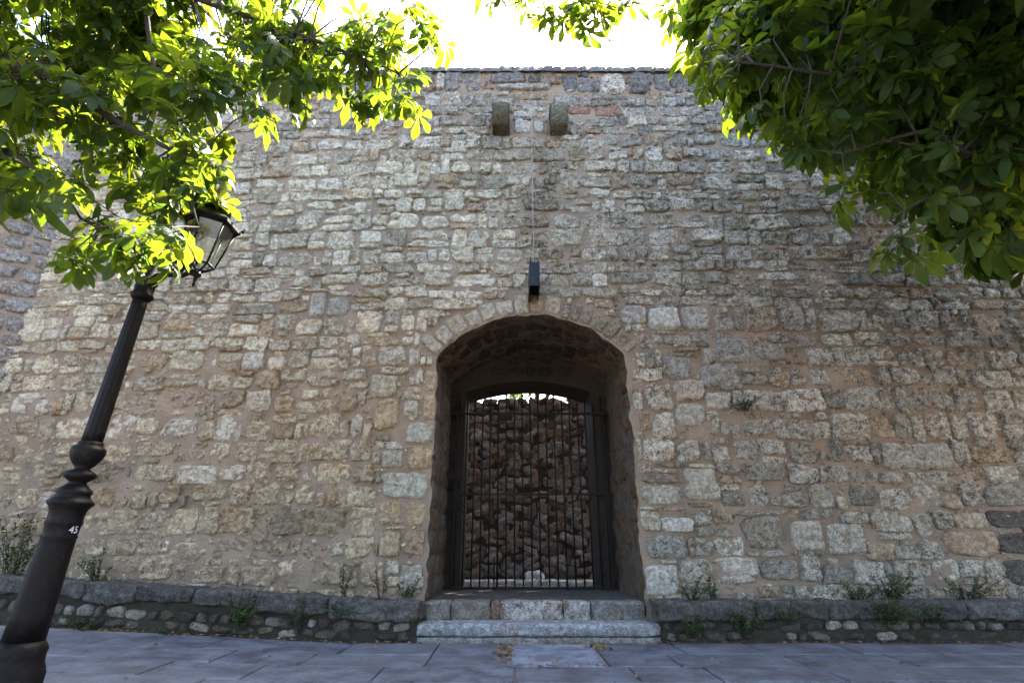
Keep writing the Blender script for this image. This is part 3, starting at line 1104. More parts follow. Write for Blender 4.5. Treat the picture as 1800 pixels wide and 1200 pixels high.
# pale kerb behind the gate and a loose white rock
kerb = empty('court_kerb', (bc, 10.6, FLOOR), 'low row of pale kerb stones just behind the gate', 'kerb')
def block(x0, x1, y0, y1, z0, z1, bev=0.02, seed=0, rough=0.008, n=7):
    """a worn rectangular block with rounded arrises and an uneven face"""
    su = [-1 + 2 * i / (n - 1) for i in range(n)]
    cx, cy, cz = (x0 + x1) / 2, (y0 + y1) / 2, (z0 + z1) / 2
    hx, hy, hz = (x1 - x0) / 2, (y1 - y0) / 2, (z1 - z0) / 2
    bm = bmesh.new()
    bmesh.ops.create_cube(bm, size=2.0)
    bmesh.ops.subdivide_edges(bm, edges=bm.edges[:], cuts=n - 2, use_grid_fill=True)
    vs = []
    for ve in bm.verts:
        p = Vector((ve.co.x * hx, ve.co.y * hy, ve.co.z * hz))
        q = Vector((max(-hx + bev, min(hx - bev, p.x)), max(-hy + bev, min(hy - bev, p.y)), max(-hz + bev, min(hz - bev, p.z))))
        d = p - q
        if d.length > bev:
            d = d.normalized() * bev
        p = q + d
        wp = Vector((cx, cy, cz)) + p
        nz = N.fractal((wp.x * 5 + seed, wp.y * 5, wp.z * 6), 0.9, 2, 4) * rough
        dirn = Vector((p.x / hx ** 1, p.y / hy, p.z / hz))
        if dirn.length > 0:
            dirn.normalize()
        vs.append(tuple(wp + dirn * nz))
    bm.verts.index_update()
    fs = [tuple(x_.index for x_ in fa.verts) for fa in bm.faces]
    bm.free()
    return vs, fs
x = BXL - 0.05
while x < BXR:
    wd = rnd.uniform(0.16, 0.26)
    vs, fs = block(x, x + wd - 0.012, 11.05, 11.3, FLOOR - 0.05, FLOOR + rnd.uniform(0.07, 0.1), 0.03, rnd.random() * 9, 0.015, 6)
    k = rnd.uniform(0.8, 1.1)
    mesh_obj('kerb_stone', vs, fs, M['stone'], kerb, tint=(0.5 * k, 0.49 * k, 0.46 * k, 0.3))
    x += wd
p = P(940, 1003, 12.3)
vs, fs = block(p.x - 0.22, p.x + 0.2, 12.15, 12.45, FLOOR - 0.06, FLOOR + 0.2, 0.12, 3, 0.06, 8)
o = mesh_obj('loose_rock', vs, fs, M['stone'], None, origin=(p.x, 12.3, FLOOR), tint=(0.6, 0.59, 0.56, 0.2))
o['label'] = 'pale loose rock lying on the ground behind the gate'
o['category'] = 'rock'

# ------------------------------------------------------------------ stone plinth along the foot of the wall, left and right of the steps
YLF = 7.70
def lf(x):                                   # front of the plinth
    return YLF + (yw(x) - YW)
def build_plinth(x0, x1, label, seed):
    rr = random.Random(seed)
    e = empty('stone_plinth', ((x0 + x1) / 2, lf((x0 + x1) / 2), ground_z((x0 + x1) / 2)), label, 'plinth')
    # earth and mortar core
    v = []
    n_ = max(8, int((x1 - x0) / 0.1))
    secs = [(0.03, -0.05), (0.02, 0.1), (0.05, 0.2), (0.03, 0.3), (0.06, 0.36), (0.2, 0.40), (0.36, 0.44), (0.6, 0.46)]
    for (dy, dz) in secs:
        for i in range(n_ + 1):
            x = lerp(x0, x1, i / n_)
            nzz = 0.045 * N.fractal((x * 5, dy * 9, dz * 9), 0.9, 2, 4)
            k = (ledge_top(x) - ground_z(x)) / 0.47
            v.append((x, lf(x) + dy + 0.03 + nzz, ground_z(x) + dz * k + nzz * 0.3))
    mesh_obj('earth_core', v, grid_faces(n_ + 1, len(secs)), M['moss_earth'], e)
    # capstones
    x = x0
    while x < x1 - 0.05:
        wd = rr.uniform(0.7, 1.35)
        b = min(x + wd, x1)
        if x1 - b < 0.35:
            b = x1
        xm = (x + b) / 2
        zt = ledge_top(xm)
        th = rr.uniform(0.19, 0.24)
        vs, fs = block(x + 0.006, b - 0.006, lf(xm) - rr.uniform(0.0, 0.03), yw(xm) - 0.03, zt - th, zt, 0.03, rr.random() * 50, 0.05, 15)
        vs = [(p_[0], p_[1] + lf(p_[0]) - lf(xm), p_[2] + ledge_top(p_[0]) - zt) for p_ in vs]
        k = rr.uniform(0.75, 1.2)
        mesh_obj('capstone', vs, fs, M['stone'], e, tint=(0.135 * k, 0.128 * k, 0.12 * k, 0.75))
        x = b
    # rubble under them
    def fm_pl(u, v_, out):
        return (u, lf(u) + 0.06 - out, ground_z(u) + v_)
    for (z0, z1) in ((0.01, 0.115), (0.115, 0.235)):
        x = x0 + rr.uniform(0, 0.1)
        while x < x1 - 0.1:
            wd = rr.uniform(0.13, 0.34)
            if x + wd > x1:
                break
            zz1 = z1 + 0.5 * max(0.0, (ledge_top(x) - ground_z(x)) - 0.47) * (1 if z1 > 0.2 else 0)
            if rr.random() < (0.8 if z0 < 0.1 else 0.92):
                k = rr.uniform(0.45, 1.2)
                pale = rr.random() < 0.35
                base = (0.36, 0.325, 0.28) if pale else (0.14, 0.12, 0.095)
                vs, fs = stone(x + wd / 2, (z0 + zz1) / 2 + rr.uniform(-0.015, 0.015), wd - 0.02, (zz1 - z0) * rr.uniform(0.75, 1.05), rr.uniform(0.03, 0.06), rr.randrange(10 ** 6), fm_pl, jit=0.25, power=3, small=True, rot=rr.uniform(-0.15, 0.15), rough=0.015)
                mesh_obj('rubble_stone', vs, fs, M['stone'], e, tint=(base[0] * k, base[1] * k, base[2] * k, 0.3))
            x += wd
    return e
SX0, SX1 = P(730, 1128, YLF - 0.04).x, P(1164, 1128, YLF - 0.04).x
build_plinth(-8.7, XL - 0.02, 'mossy dark stone plinth left of the steps', 11)
build_plinth(XR + 0.05, 9.6, 'mossy dark stone plinth right of the steps', 23)

# ------------------------------------------------------------------ steps up to the gate
steps = empty('entrance_steps', (XC, YLF, 0), 'two worn stone steps leading up to the arched gate', 'steps')
vs, fs = block(SX0 + 0.01, SX1 - 0.01, YLF - 0.02, YW - 0.06, -0.03, 0.055, 0.012, 3, 0.006, 16)
mesh_obj('base_course', vs, fs, M['dressed'], steps, tint=(0.30, 0.30, 0.29, 0.5))
vs, fs = block(SX0, SX1, YLF - 0.045, YW - 0.05, 0.062, 0.215, 0.05, 6, 0.012, 22)
mesh_obj('tread', vs, fs, M['dressed'], steps, tint=(0.33, 0.345, 0.37, 0.7))
xs_ = [745, 792, 862, 879, 991, 1039, 1136]
tt = [(0.30, 0.28, 0.25, 0.4), (0.25, 0.225, 0.19, 0.4), (0.26, 0.18, 0.14, 0.2), (0.50, 0.48, 0.45, 0.75), (0.46, 0.45, 0.43, 0.7), (0.27, 0.27, 0.26, 0.4)]
for i in range(6):
    a_, b_ = P(xs_[i], 1075, YW - 0.07).x, P(xs_[i + 1], 1075, YW - 0.07).x
    vs, fs = block(a_ + 0.006, b_ - 0.006, YW - 0.075 + rnd.uniform(-0.012, 0.012), YW + 0.245, 0.19, FLOOR + rnd.uniform(-0.006, 0.012), 0.028, i * 3.3, 0.016, 10)
    mesh_obj('sill_stone', vs, fs, M['stone'], steps, tint=tt[i])

# ------------------------------------------------------------------ corbels high on the wall
for i, (a_, b_) in enumerate(CORB):
    cz = a_.z
    nseg = 14
    prof = []
    D, H = 0.42, 0.42
    for k in range(nseg + 1):                 # quarter-round nose, seen from below
        t = k / nseg
        ang = t * math.pi / 2
        prof.append((YW + 0.1 - (D + 0.1) * (0.55 + 0.45 * math.sin(ang)) if k else YW + 0.1, cz + H * 0.75 * (1 - math.cos(ang))))
    prof.append((YW - D, cz + H))
    prof.append((YW + 0.1, cz + H + 0.02))
    vs, fs = [], []
    nx_ = 7
    for j, (y, zz) in enumerate(prof):
        for q_ in range(nx_):
            s = q_ / (nx_ - 1) * 2 - 1
            x = (a_.x + b_.x) / 2 + s * (b_.x - a_.x) / 2
            d = 0.012 * N.fractal((x * 8, y * 8, zz * 8), 0.9, 2, 3)
            vs.append((x + d, y + 0.03 * abs(s) ** 5 + d, zz + d))
    L_ = len(prof)
    fs = [q_[::-1] for q_ in grid_faces(nx_, L_)]
    fs.append(tuple(j * nx_ for j in range(L_)))
    fs.append(tuple(j * nx_ + nx_ - 1 for j in range(L_ - 1, -1, -1)))
    o = mesh_obj('corbel', vs, fs, M['stone'], wall, tint=((0.12, 0.115, 0.075, 0.4), (0.2, 0.2, 0.15, 0.7))[i])

# ------------------------------------------------------------------ steel pulley bracket and its cable
bx0, bx1 = P(929, 531, YW).x, P(946, 531, YW).x
bz = P(937, 531, YW).z
pf = P(937, 497, YW)                      # front lower edge lies further out
dd = 0.62
yf = YW - dd
h_ = P(937, 460, yf).z - bz
br = empty('pulley_bracket', ((bx0 + bx1) / 2, YW, bz), 'rusty blue steel bracket sticking out above the arch', 'bracket')
mb = MB()
mb.box((bx0, yf, bz), (bx0 + 0.014, YW + 0.05, bz + h_))
mb.obj('side_plate', M['steel'], br, smooth=False)
mb = MB()
mb.box((bx1 - 0.014, yf, bz), (bx1, YW + 0.05, bz + h_))
mb.obj('side_plate', M['steel'], br, smooth=False)
mb = MB()
mb.box((bx0 + 0.0141, yf + 0.002, bz + 0.002), (bx1 - 0.0141, yf + 0.014, bz + h_ - 0.003))
mb.obj('front_plate', M['steel'], br, smooth=False)
mb = MB()
cx = (bx0 + bx1) / 2
mb.tube([(cx - 0.02, yf + 0.2, bz + h_ * 0.55), (cx + 0.02, yf + 0.2, bz + h_ * 0.55)], 0.12, 16)
mb.obj('pulley_wheel', M['iron'], br)
mb = MB()
mb.box((bx0 + 0.015, yf + 0.10, bz + h_ * 0.3), (bx1 - 0.015, YW, bz + h_ * 0.36))
mb.obj('inner_plate', M['iron'], br, smooth=False)
for sx_ in (bx0 + 0.02, cx, bx1 - 0.02):
    mb = MB()
    mb.tube([(sx_, yf + 0.05, bz + h_ - 0.03), (sx_, yf + 0.05, bz + h_ + 0.10 + rnd.uniform(-0.02, 0.04))], 0.007, 6)
    mb.obj('prong', M['iron'], br)
ca = P(933, 160, YW)
mb = MB()
pts = []
for i in range(25):
    t = i / 24
    pts.append((lerp(cx, ca.x, t), lerp(yf + 0.12, YW - 0.09, t ** 0.35), lerp(bz + h_ * 0.9, ca.z, t)))
mb.tube(pts, 0.005, 6)
o = mb.obj('hanging_cable', M['cable'], None)
o['label'] = 'thin grey cable running up the wall from the steel bracket'
o['category'] = 'cable'

# ------------------------------------------------------------------ iron gate
gz0 = FLOOR + 0.03
gate = empty('iron_gate', ((BXL + BXR) / 2, YG, FLOOR), 'black wrought iron bar gate closing the arched passage', 'gate')
gx0, gx1 = P(797, 1020, YG).x, P(1074, 1020, YG).x
zt, zm = P(938, 727, YG).z, P(938, 868, YG).z
nb = 19
for i in range(nb):
    x = lerp(gx0, gx1, i / (nb - 1))
    s = (x - bc) / ((gx1 - gx0) / 2)
    top = zt + 0.20 + (0.14 if i % 2 == 0 else 0.0) - 0.05 * s * s
    x2 = x + rnd.uniform(-0.006, 0.006)
    thick = 0.019 if i in (5, 13) else 0.0150
    mb = MB()
    mb.tube([(x, YG, gz0 - 0.012), (x + rnd.uniform(-0.004, 0.004), YG, (gz0 + zt) / 2), (x2, YG, top)], thick, 8)
    mb.lathe([(0.010, top - 0.01), (0.024, top + 0.012), (0.020, top + 0.03), (0.012, top + 0.06), (0.001, top + 0.10)], (x2, YG), 8)
    mb.obj('bar', M['iron'], gate)
for z_, hh in ((zt, 0.02), (zm, 0.017), (gz0, 0.02)):
    mb = MB()
    ext = 0.14 if z_ != gz0 else 0.02
    mb.box((gx0 - ext, YG - 0.02, z_ - hh), (gx1 + ext, YG + 0.02, z_ + hh))
    mb.obj('rail', M['iron'], gate, smooth=False)
lp = P(888, 731, YG)
mb = MB()
mb.box((lp.x - 0.13, YG - 0.05, zt - 0.12), (lp.x + 0.13, YG + 0.03, zt - 0.021))
mb.obj('lock_box', M['iron'], gate, smooth=False)
for px_ in (868, 998):
    p = P(px_, 1030, YG)
    mb = MB()
    mb.tube([(p.x, YG - 0.03, gz0 + 0.5), (p.x, YG - 0.03, FLOOR - 0.01)], 0.012, 8)
    mb.obj('drop_bolt', M['iron'], gate)
for sx_ in (gx0 - 0.03, gx1 + 0.03):
    mb = MB()
    mb.box((sx_ - 0.02, YG - 0.018, gz0 - 0.03), (sx_ + 0.02, YG + 0.018, zt + 0.1))
    mb.obj('hinge_post', M['iron'], gate, smooth=False)

# ------------------------------------------------------------------ street lamp
LY, LX = 3.7, -2.98
def lz(py):
    return P(0, py, LY).z
lamp = empty('street_lamp', (LX, LY, ground_z(LX)), 'dark cast iron street lamp with a glass lantern on a scrolled arm', 'street lamp')
g0 = ground_z(LX)
mb = MB()
mb.lathe([(0.21, g0 - 0.02), (0.21, g0 + 0.1), (0.19, g0 + 0.13), (0.17, g0 + 0.16), (0.165, g0 + 0.42), (0.15, g0 + 0.46), (0.142, lz(1165)), (0.136, lz(1150)), (0.140, lz(1140)), (0.128, lz(1132)), (0.110, lz(1124))], (LX, LY), 32)
mb.obj('base', M['lamp'], lamp)
mb = MB()
pr = [(0.138, lz(1124)), (0.133, lz(1080)), (0.128, lz(1020)), (0.121, lz(960)), (0.120, lz(945)), (0.126, lz(942)), (0.118, lz(938)), (0.116, lz(921)), (0.124, lz(918)), (0.115, lz(912)), (0.118, lz(898)), (0.132, lz(890)),
      (0.150, lz(885)), (0.155, lz(881)), (0.140, lz(878)), (0.118, lz(874)), (0.112, lz(868)), (0.122, lz(865)), (0.112, lz(860)), (0.075, lz(852)), (0.058, lz(848)), (0.066, lz(845)), (0.100, lz(839)), (0.115, lz(834)), (0.098, lz(829)), (0.062, lz(825)),
      (0.052, lz(822)), (0.075, lz(816)), (0.105, lz(806)), (0.121, lz(796)), (0.120, lz(789)), (0.104, lz(785)), (0.085, lz(782)), (0.088, lz(778)), (0.074, lz(775))]
mb.lathe([(r_ * (0.80 if z_ < 1.28 else 0.86), z_) for r_, z_ in pr], (LX, LY), 32)
mb.obj('pedestal', M['lamp'], lamp)
mb = MB()
nst = 14
mb.lathe([(lerp(0.062, 0.050, i / nst), lerp(lz(776), lz(524), i / nst)) for i in range(nst + 1)], (LX, LY), 48, 0.035, 12)
mb.obj('shaft', M['lamp'], lamp)
mb = MB()
mb.lathe([(0.060, lz(526)), (0.078, lz(521)), (0.080, lz(518)), (0.066, lz(515)), (0.068, lz(500)), (0.080, lz(496)), (0.070, lz(492)), (0.058, lz(486)), (0.05, lz(470)), (0.046, lz(430)), (0.06, lz(425)), (0.05, lz(420)), (0.042, lz(405))], (LX, LY), 24)
mb.obj('collar', M['lamp'], lamp)
mb = MB()
mb.lathe([(0.042, lz(406)), (0.03, lz(400)), (0.04, lz(393)), (0.058, lz(380)), (0.066, lz(362)), (0.07, lz(356)), (0.05, lz(352)), (0.02, lz(346)), (0.004, lz(338))], (LX, LY), 24)
mb.obj('finial', M['lamp'], lamp)
# scrolled arm
KX = P(328, 470, LY).x                    # lantern axis
zA, zB = lz(418), lz(470)
mb = MB()
pts = []
for i in range(25):
    t = i / 24
    x = lerp(LX + 0.03, KX, t)
    z = zA + 0.03 * math.sin(t * math.pi) + (zB - zA - 0.03) * sstep(0.15, 0.95, t) - 0.05 * math.sin(t * math.pi) * t
    pts.append((x, LY, z))
mb.tube(pts, [lerp(0.030, 0.018, i / 24) for i in range(25)], 10)
mb.obj('arm', M['lamp'], lamp)
def scroll(cx_, cz_, r0, turns, start, sgn, rad=0.012):
    pts = []
    n_ = int(26 * turns)
    for i in range(n_ + 1):
        t = i / n_
        a_ = start + sgn * t * turns * 2 * math.pi
        r_ = r0 * (1 - 0.82 * t)
        pts.append((cx_ + r_ * math.cos(a_), LY, cz_ + r_ * math.sin(a_)))
    mb = MB()
    mb.tube(pts, [rad * (1 - 0.35 * i / n_) for i in range(n_ + 1)], 8)
    mb.obj('scroll', M['lamp'], lamp)
scroll(LX + 0.13, zA - 0.03, 0.085, 1.4, math.pi, -1, 0.017)
scroll(LX + 0.24, zA - 0.11, 0.07, 1.3, math.pi * 0.6, 1, 0.016)
scroll(LX + 0.19, zB + 0.02, 0.085, 1.5, math.pi * 0.9, 1, 0.016)
scroll(LX + 0.33, zB + 0.075, 0.05, 1.2, 0.3, 1, 0.014)
scroll(LX + 0.30, zA + 0.05, 0.05, 1.2, 3.4, 1, 0.012)
mb = MB()
mb.tube([(LX + 0.02, LY, lz(486)), (LX + 0.13, LY, zB - 0.05), (LX + 0.26, LY, zB - 0.055), (KX - 0.02, LY, zB)], [0.024, 0.02, 0.018, 0.018], 10)
mb.obj('brace', M['lamp'], lamp)
# lantern, hexagonal, widening upwards
lan = empty('lantern', (KX - LX, 0, lz(462) - g0))
lan.parent = lamp
zl0, zl1 = lz(461), lz(461) + 0.36
r0, r1 = 0.105, 0.185
NS = 6
def hexp(r_, z, k, off=math.pi / 6):
    a_ = off + k * 2 * math.pi / NS
    return Vector((KX + r_ * math.cos(a_), LY + r_ * math.sin(a_), z))
for k in range(NS):
    a_, b_, c_, d_ = hexp(r0 - 0.008, zl0 + 0.01, k), hexp(r0 - 0.008, zl0 + 0.01, k + 1), hexp(r1 - 0.008, zl1 - 0.01, k + 1), hexp(r1 - 0.008, zl1 - 0.01, k)
    mesh_obj('pane', [a_, b_, c_, d_], [(0, 1, 2, 3)], M['glass'], lan, smooth=False)
mb = MB()
for k in range(NS):
    mb.tube([hexp(r0, zl0, k), hexp(r1, zl1, k)], 0.0085, 6)
    mb.tube([hexp(r0, zl0, k), hexp(r0, zl0, k + 1)], 0.010, 6)
    mb.tube([hexp(r1, zl1, k), hexp(r1, zl1, k + 1)], 0.015, 6)
    mb.tube([hexp(r0, zl0, k), (KX, LY, zl0 - 0.075)], 0.0075, 6)
mb.obj('frame', M['lamp'], lan)
mb = MB()
mb.lathe([(0.004, lz(498)), (0.013, lz(495)), (0.008, lz(491)), (0.014, lz(487)), (0.012, lz(483)), (0.030, lz(480)), (0.036, zl0 - 0.085), (0.03, zl0 - 0.07), (0.02, zl0 - 0.05)], (KX, LY), 14)
mb.obj('lower_finial', M['lamp'], lan)
mb = MB()
v = []
rs = [(r1 + 0.035, zl1 + 0.0), (r1 + 0.03, zl1 + 0.03), (r1 * 0.72, zl1 + 0.09), (r1 * 0.5, zl1 + 0.13), (r1 * 0.42, zl1 + 0.15)]
for r_, z in rs:
    v += [hexp(r_, z, k) for k in range(NS)]
f = [(j * NS + k, j * NS + (k + 1) % NS, (j + 1) * NS + (k + 1) % NS, (j + 1) * NS + k) for j in range(len(rs) - 1) for k in range(NS)]
f.append(tuple(range(NS - 1, -1, -1)))
mb.add(v, f)
for k in range(NS):
    p = hexp(r1 + 0.04, zl1 + 0.03, k)
    q_ = hexp(r1 + 0.06, zl1 + 0.065, k)
    mb.tube([p, (p + q_) / 2 + Vector((0, 0, -0.004)), q_], [0.016, 0.012, 0.005], 6)
mb.obj('canopy', M['lamp'], lan, smooth=False)
mb = MB()
mb.lathe([(r1 * 0.45, zl1 + 0.15), (r1 * 0.52, zl1 + 0.165), (r1 * 0.5, zl1 + 0.18), (r1 * 0.40, zl1 + 0.19), (r1 * 0.42, zl1 + 0.22), (r1 * 0.33, zl1 + 0.25), (r1 * 0.15, zl1 + 0.27), (0.018, zl1 + 0.285), (0.026, zl1 + 0.30), (0.012, zl1 + 0.32), (0.002, zl1 + 0.35)], (KX, LY), 20)
mb.obj('vent_cap', M['lamp'], lan)
# painted number on the pedestal, and a small worn sticker
def text_on_post(txt, px_, py_, size, m, nm, rr_=0.105):
    cu = bpy.data.curves.new(nm, 'FONT')
    cu.body = txt
    cu.size = size
    cu.align_x = 'CENTER'
    cu.align_y = 'CENTER'
    tmp = bpy.data.objects.new('tmp', cu)
    COL.objects.link(tmp)
    dg = bpy.context.evaluated_depsgraph_get()
    me = bpy.data.meshes.new_from_object(tmp.evaluated_get(dg))
    bpy.data.objects.remove(tmp, do_unlink=True)
    z0 = P(px_, py_, LY).z
    wc = P(px_, py_, LY - rr_).x - LX
    a_c = math.asin(max(-0.98, min(0.98, wc / rr_)))
    vs = []
    for ve in me.vertices:
        a_ = a_c + ve.co.x / rr_
        vs.append((LX + rr_ * math.sin(a_), LY - rr_ * math.cos(a_), z0 + ve.co.y))
    fs = [tuple(p_.vertices) for p_ in me.polygons]
    mesh_obj(nm, vs, fs, m, lamp, smooth=False)
text_on_post('45', 134, 929, 0.062, M['white'], 'painted_number', 0.1015)
mb = MB()

lamp.location.x = -3.07
lamp.rotation_euler.y = 0.058

# ------------------------------------------------------------------ plants at the foot of the wall
def leaflet_strip(p, d, nrm, ln, wd, droop=0.2):
    """a small folded leaf: 2 segments, 6 quads at most"""
    d = d.normalized()
    s = d.cross(nrm)
    if s.length < 1e-3:
        s = d.cross(Vector((1, 0, 0)))
    s.normalize()
    n_ = s.cross(d)
    a, b, c = p, p + d * ln * 0.55 - n_ * droop * ln * 0.15, p + d * ln - n_ * droop * ln * 0.5
    return [a, b + s * wd / 2 + n_ * wd * 0.12, b, b - s * wd / 2 + n_ * wd * 0.12, c], [(0, 1, 2), (0, 2, 3), (1, 4, 2), (2, 4, 3)]
def weed(base, height, spread, stems, leaf, label, cat='weed', dry=0.0, lean=(0, -0.35), flat=0.0, group=None, density=20):
    rr = random.Random(int(abs(base[0]) * 1000 + abs(base[2]) * 77 + stems))
    e = empty('weed_plant', base, label, cat, group)
    st, lf_ = MB(), MB()
    for k in range(max(4, int(stems * 0.75))):
        a = rr.uniform(0, 2 * math.pi)
        r_ = rr.uniform(0.2, 1.5) * spread
        h_ = height * rr.uniform(0.3, 1.15)
        b0 = Vector(base) + Vector((math.cos(a) * spread * 0.35 * rr.random(), -abs(math.sin(a)) * spread * 0.2 * rr.random(), -0.01))
        tip = Vector(base) + Vector((math.cos(a) * r_ + lean[0] * h_, -abs(math.sin(a)) * r_ * 0.8 + lean[1] * h_ * (0.3 + flat), h_ * (1 - flat * 0.7)))
        pts = [b0, b0.lerp(tip, 0.5) + Vector((rr.uniform(-0.03, 0.03), rr.uniform(-0.03, 0), height * 0.1)), tip]
        st.tube(pts, [0.004, 0.003, 0.0015], 5, False)
        for q in range(density):
            t = rr.uniform(0.12, 1.0)
            p = pts[0].lerp(pts[1], t * 2) if t < 0.5 else pts[1].lerp(pts[2], t * 2 - 1)
            d = Vector((rr.gauss(0, 1), rr.gauss(-0.35, 0.8), rr.gauss(0.35, 0.7))).normalized()
            v_, f_ = leaflet_strip(p, d, Vector((rr.gauss(0, 0.5), rr.gauss(-0.4, 0.5), 1)), leaf * rr.uniform(0.6, 1.3), leaf * rr.uniform(0.35, 0.6))
            lf_.add(v_, f_)
    st.obj('stem', M['twig'], e)
    lf_.obj('foliage', M['weed_dry'] if dry > 0.5 else M['weed'], e)
    return e
def on_ledge(px_, py_):
    p = P(px_, py_, YW)
    y = yw(p.x) - 0.14
    p = P(px_, py_, y)
    return (p.x, y, ledge_top(p.x) - 0.01)
def on_front(px_, py_):
    p = P(px_, py_, YLF)
    y = lf(p.x) - 0.01
    p = P(px_, py_, y)
    return (p.x, y, p.z)
weed(on_ledge(25, 1000), 0.75, 0.4, 34, 0.06, 'bushy dark green weed behind the lamp post at the left edge', lean=(0, -0.1))
weed(on_ledge(176, 1003), 0.42, 0.22, 16, 0.05, 'leafy green weed on the plinth just right of the lamp post')
weed(on_ledge(605, 1036), 0.45, 0.10, 10, 0.04, 'thin upright green weed, leftmost of three at the plinth left of the gate')
weed(on_ledge(672, 1040), 0.46, 0.15, 14, 0.04, 'brownish dry weed between two green ones left of the gate', dry=1.0)
weed(on_ledge(715, 1044), 0.42, 0.14, 12, 0.045, 'green weed leaning right beside the left jamb of the gate', lean=(0.25, -0.1))
weed(on_front(425, 1105), 0.50, 0.22, 26, 0.05, 'leafy green plant climbing the front of the left plinth', lean=(0, 0.0))
weed(on_front(520, 1112), 0.48, 0.14, 14, 0.04, 'sparse yellowish weed on the plinth between leafy plant and steps', lean=(0, 0.0))
weed(on_front(600, 1085), 0.25, 0.14, 10, 0.035, 'small green tuft growing from the left plinth near the steps', lean=(0, 0.0))
weed(on_front(150, 1105), 0.2, 0.3, 16, 0.04, 'low green weeds along the pavement right of the lamp foot', lean=(0, 0.0))
weed(on_front(300, 1118), 0.14, 0.2, 10, 0.035, 'tiny green tuft at the foot of the left plinth', lean=(0, 0.0))
weed(on_ledge(1215, 1040), 0.30, 0.24, 22, 0.035, 'low grassy weed by the white block right of the gate')
weed(on_ledge(1250, 1035), 0.34, 0.08, 8, 0.045, 'slender upright weed right of the low grassy one')
weed(on_ledge(1500, 1030), 0.24, 0.28, 22, 0.04, 'low dark weed on the middle of the right plinth')
weed(on_ledge(1560, 1030), 0.36, 0.28, 26, 0.045, 'tallest dark green weed standing on top of the right plinth')
weed(on_ledge(1690, 1024), 0.32, 0.4, 30, 0.04, 'wide dark weed near the right end of the plinth')
weed(on_front(1215, 1120), 0.30, 0.25, 26, 0.04, 'green weed on the plinth front just right of the steps', lean=(0, 0.0))
weed(on_front(1310, 1115), 0.36, 0.22, 26, 0.045, 'leafy weed on the right plinth front, second from the steps', lean=(0, 0.0))
weed(on_front(1385, 1095), 0.28, 0.14, 14, 0.04, 'small weed on the right plinth front, third from the steps', lean=(0, 0.0))
weed(on_front(1565, 1095), 0.32, 0.30, 34, 0.045, 'wide green weed hanging on the right half of the right plinth', lean=(0, 0.0))
weed(on_front(1640, 1095), 0.24, 0.18, 14, 0.04, 'small weed at the far right of the right plinth front', lean=(0, 0.0))
p = P(1305, 722, YW)
weed((p.x, YW - 0.04, p.z), 0.22, 0.22, 26, 0.035, 'small bush growing out of the wall right of the arch', lean=(0, -0.5))

# fallen leaves
lit = MB()
rr = random.Random(99)
spots = []
for i in range(110):
    spots.append((rr.uniform(-7, 7), rr.uniform(4.6, 7.6)))
for i in range(520):
    x_ = rr.uniform(-7, 7.5)
    spots.append((x_, lf(x_) - 0.05 - abs(rr.gauss(0, 0.07))))
for i in range(110):
    spots.append((SLX0 + rr.gauss(-0.05, 0.07), lerp(SLY0, SLY1, rr.random() ** 0.7)))
for i in range(60):
    spots.append((SLX1 + rr.gauss(0.05, 0.1), rr.uniform(SLY1 - 0.4, SLY1 + 0.08)))
for i in range(40):
    spots.append((rr.uniform(SLX0, SLX1), SLY0 + rr.gauss(-0.0, 0.03)))
def litter_leaf(p, ln):
    a = rr.uniform(0, 2 * math.pi)
    d = Vector((math.cos(a), math.sin(a), rr.uniform(0.0, 0.5)))
    v_, f_ = leaflet_strip(p, d, Vector((rr.gauss(0, 0.4), rr.gauss(0, 0.4), 1)), ln, ln * rr.uniform(0.4, 0.7), 0.3)
    lit.add(v_, f_)
for x_, y_ in spots:
    litter_leaf(Vector((x_, y_, ground_z(x_) + 0.008)), rr.uniform(0.025, 0.075))
for i in range(150):
    x_ = rr.uniform(-7, 7)
    if XL - 0.1 < x_ < XR + 0.1:
        continue
    litter_leaf(Vector((x_, yw(x_) - rr.uniform(0.05, 0.2), ledge_top(x_) + 0.012)), rr.uniform(0.025, 0.06))
for i in range(30):
    litter_leaf(Vector((rr.uniform(XL, XR), YW + rr.uniform(0.0, 0.3), FLOOR + 0.015)), rr.uniform(0.02, 0.05))
o = lit.obj('fallen_leaves', M['litter'], None)
o['kind'] = 'stuff'
o['label'] = 'dry brown leaves scattered over the pavement'
o['category'] = 'leaves'

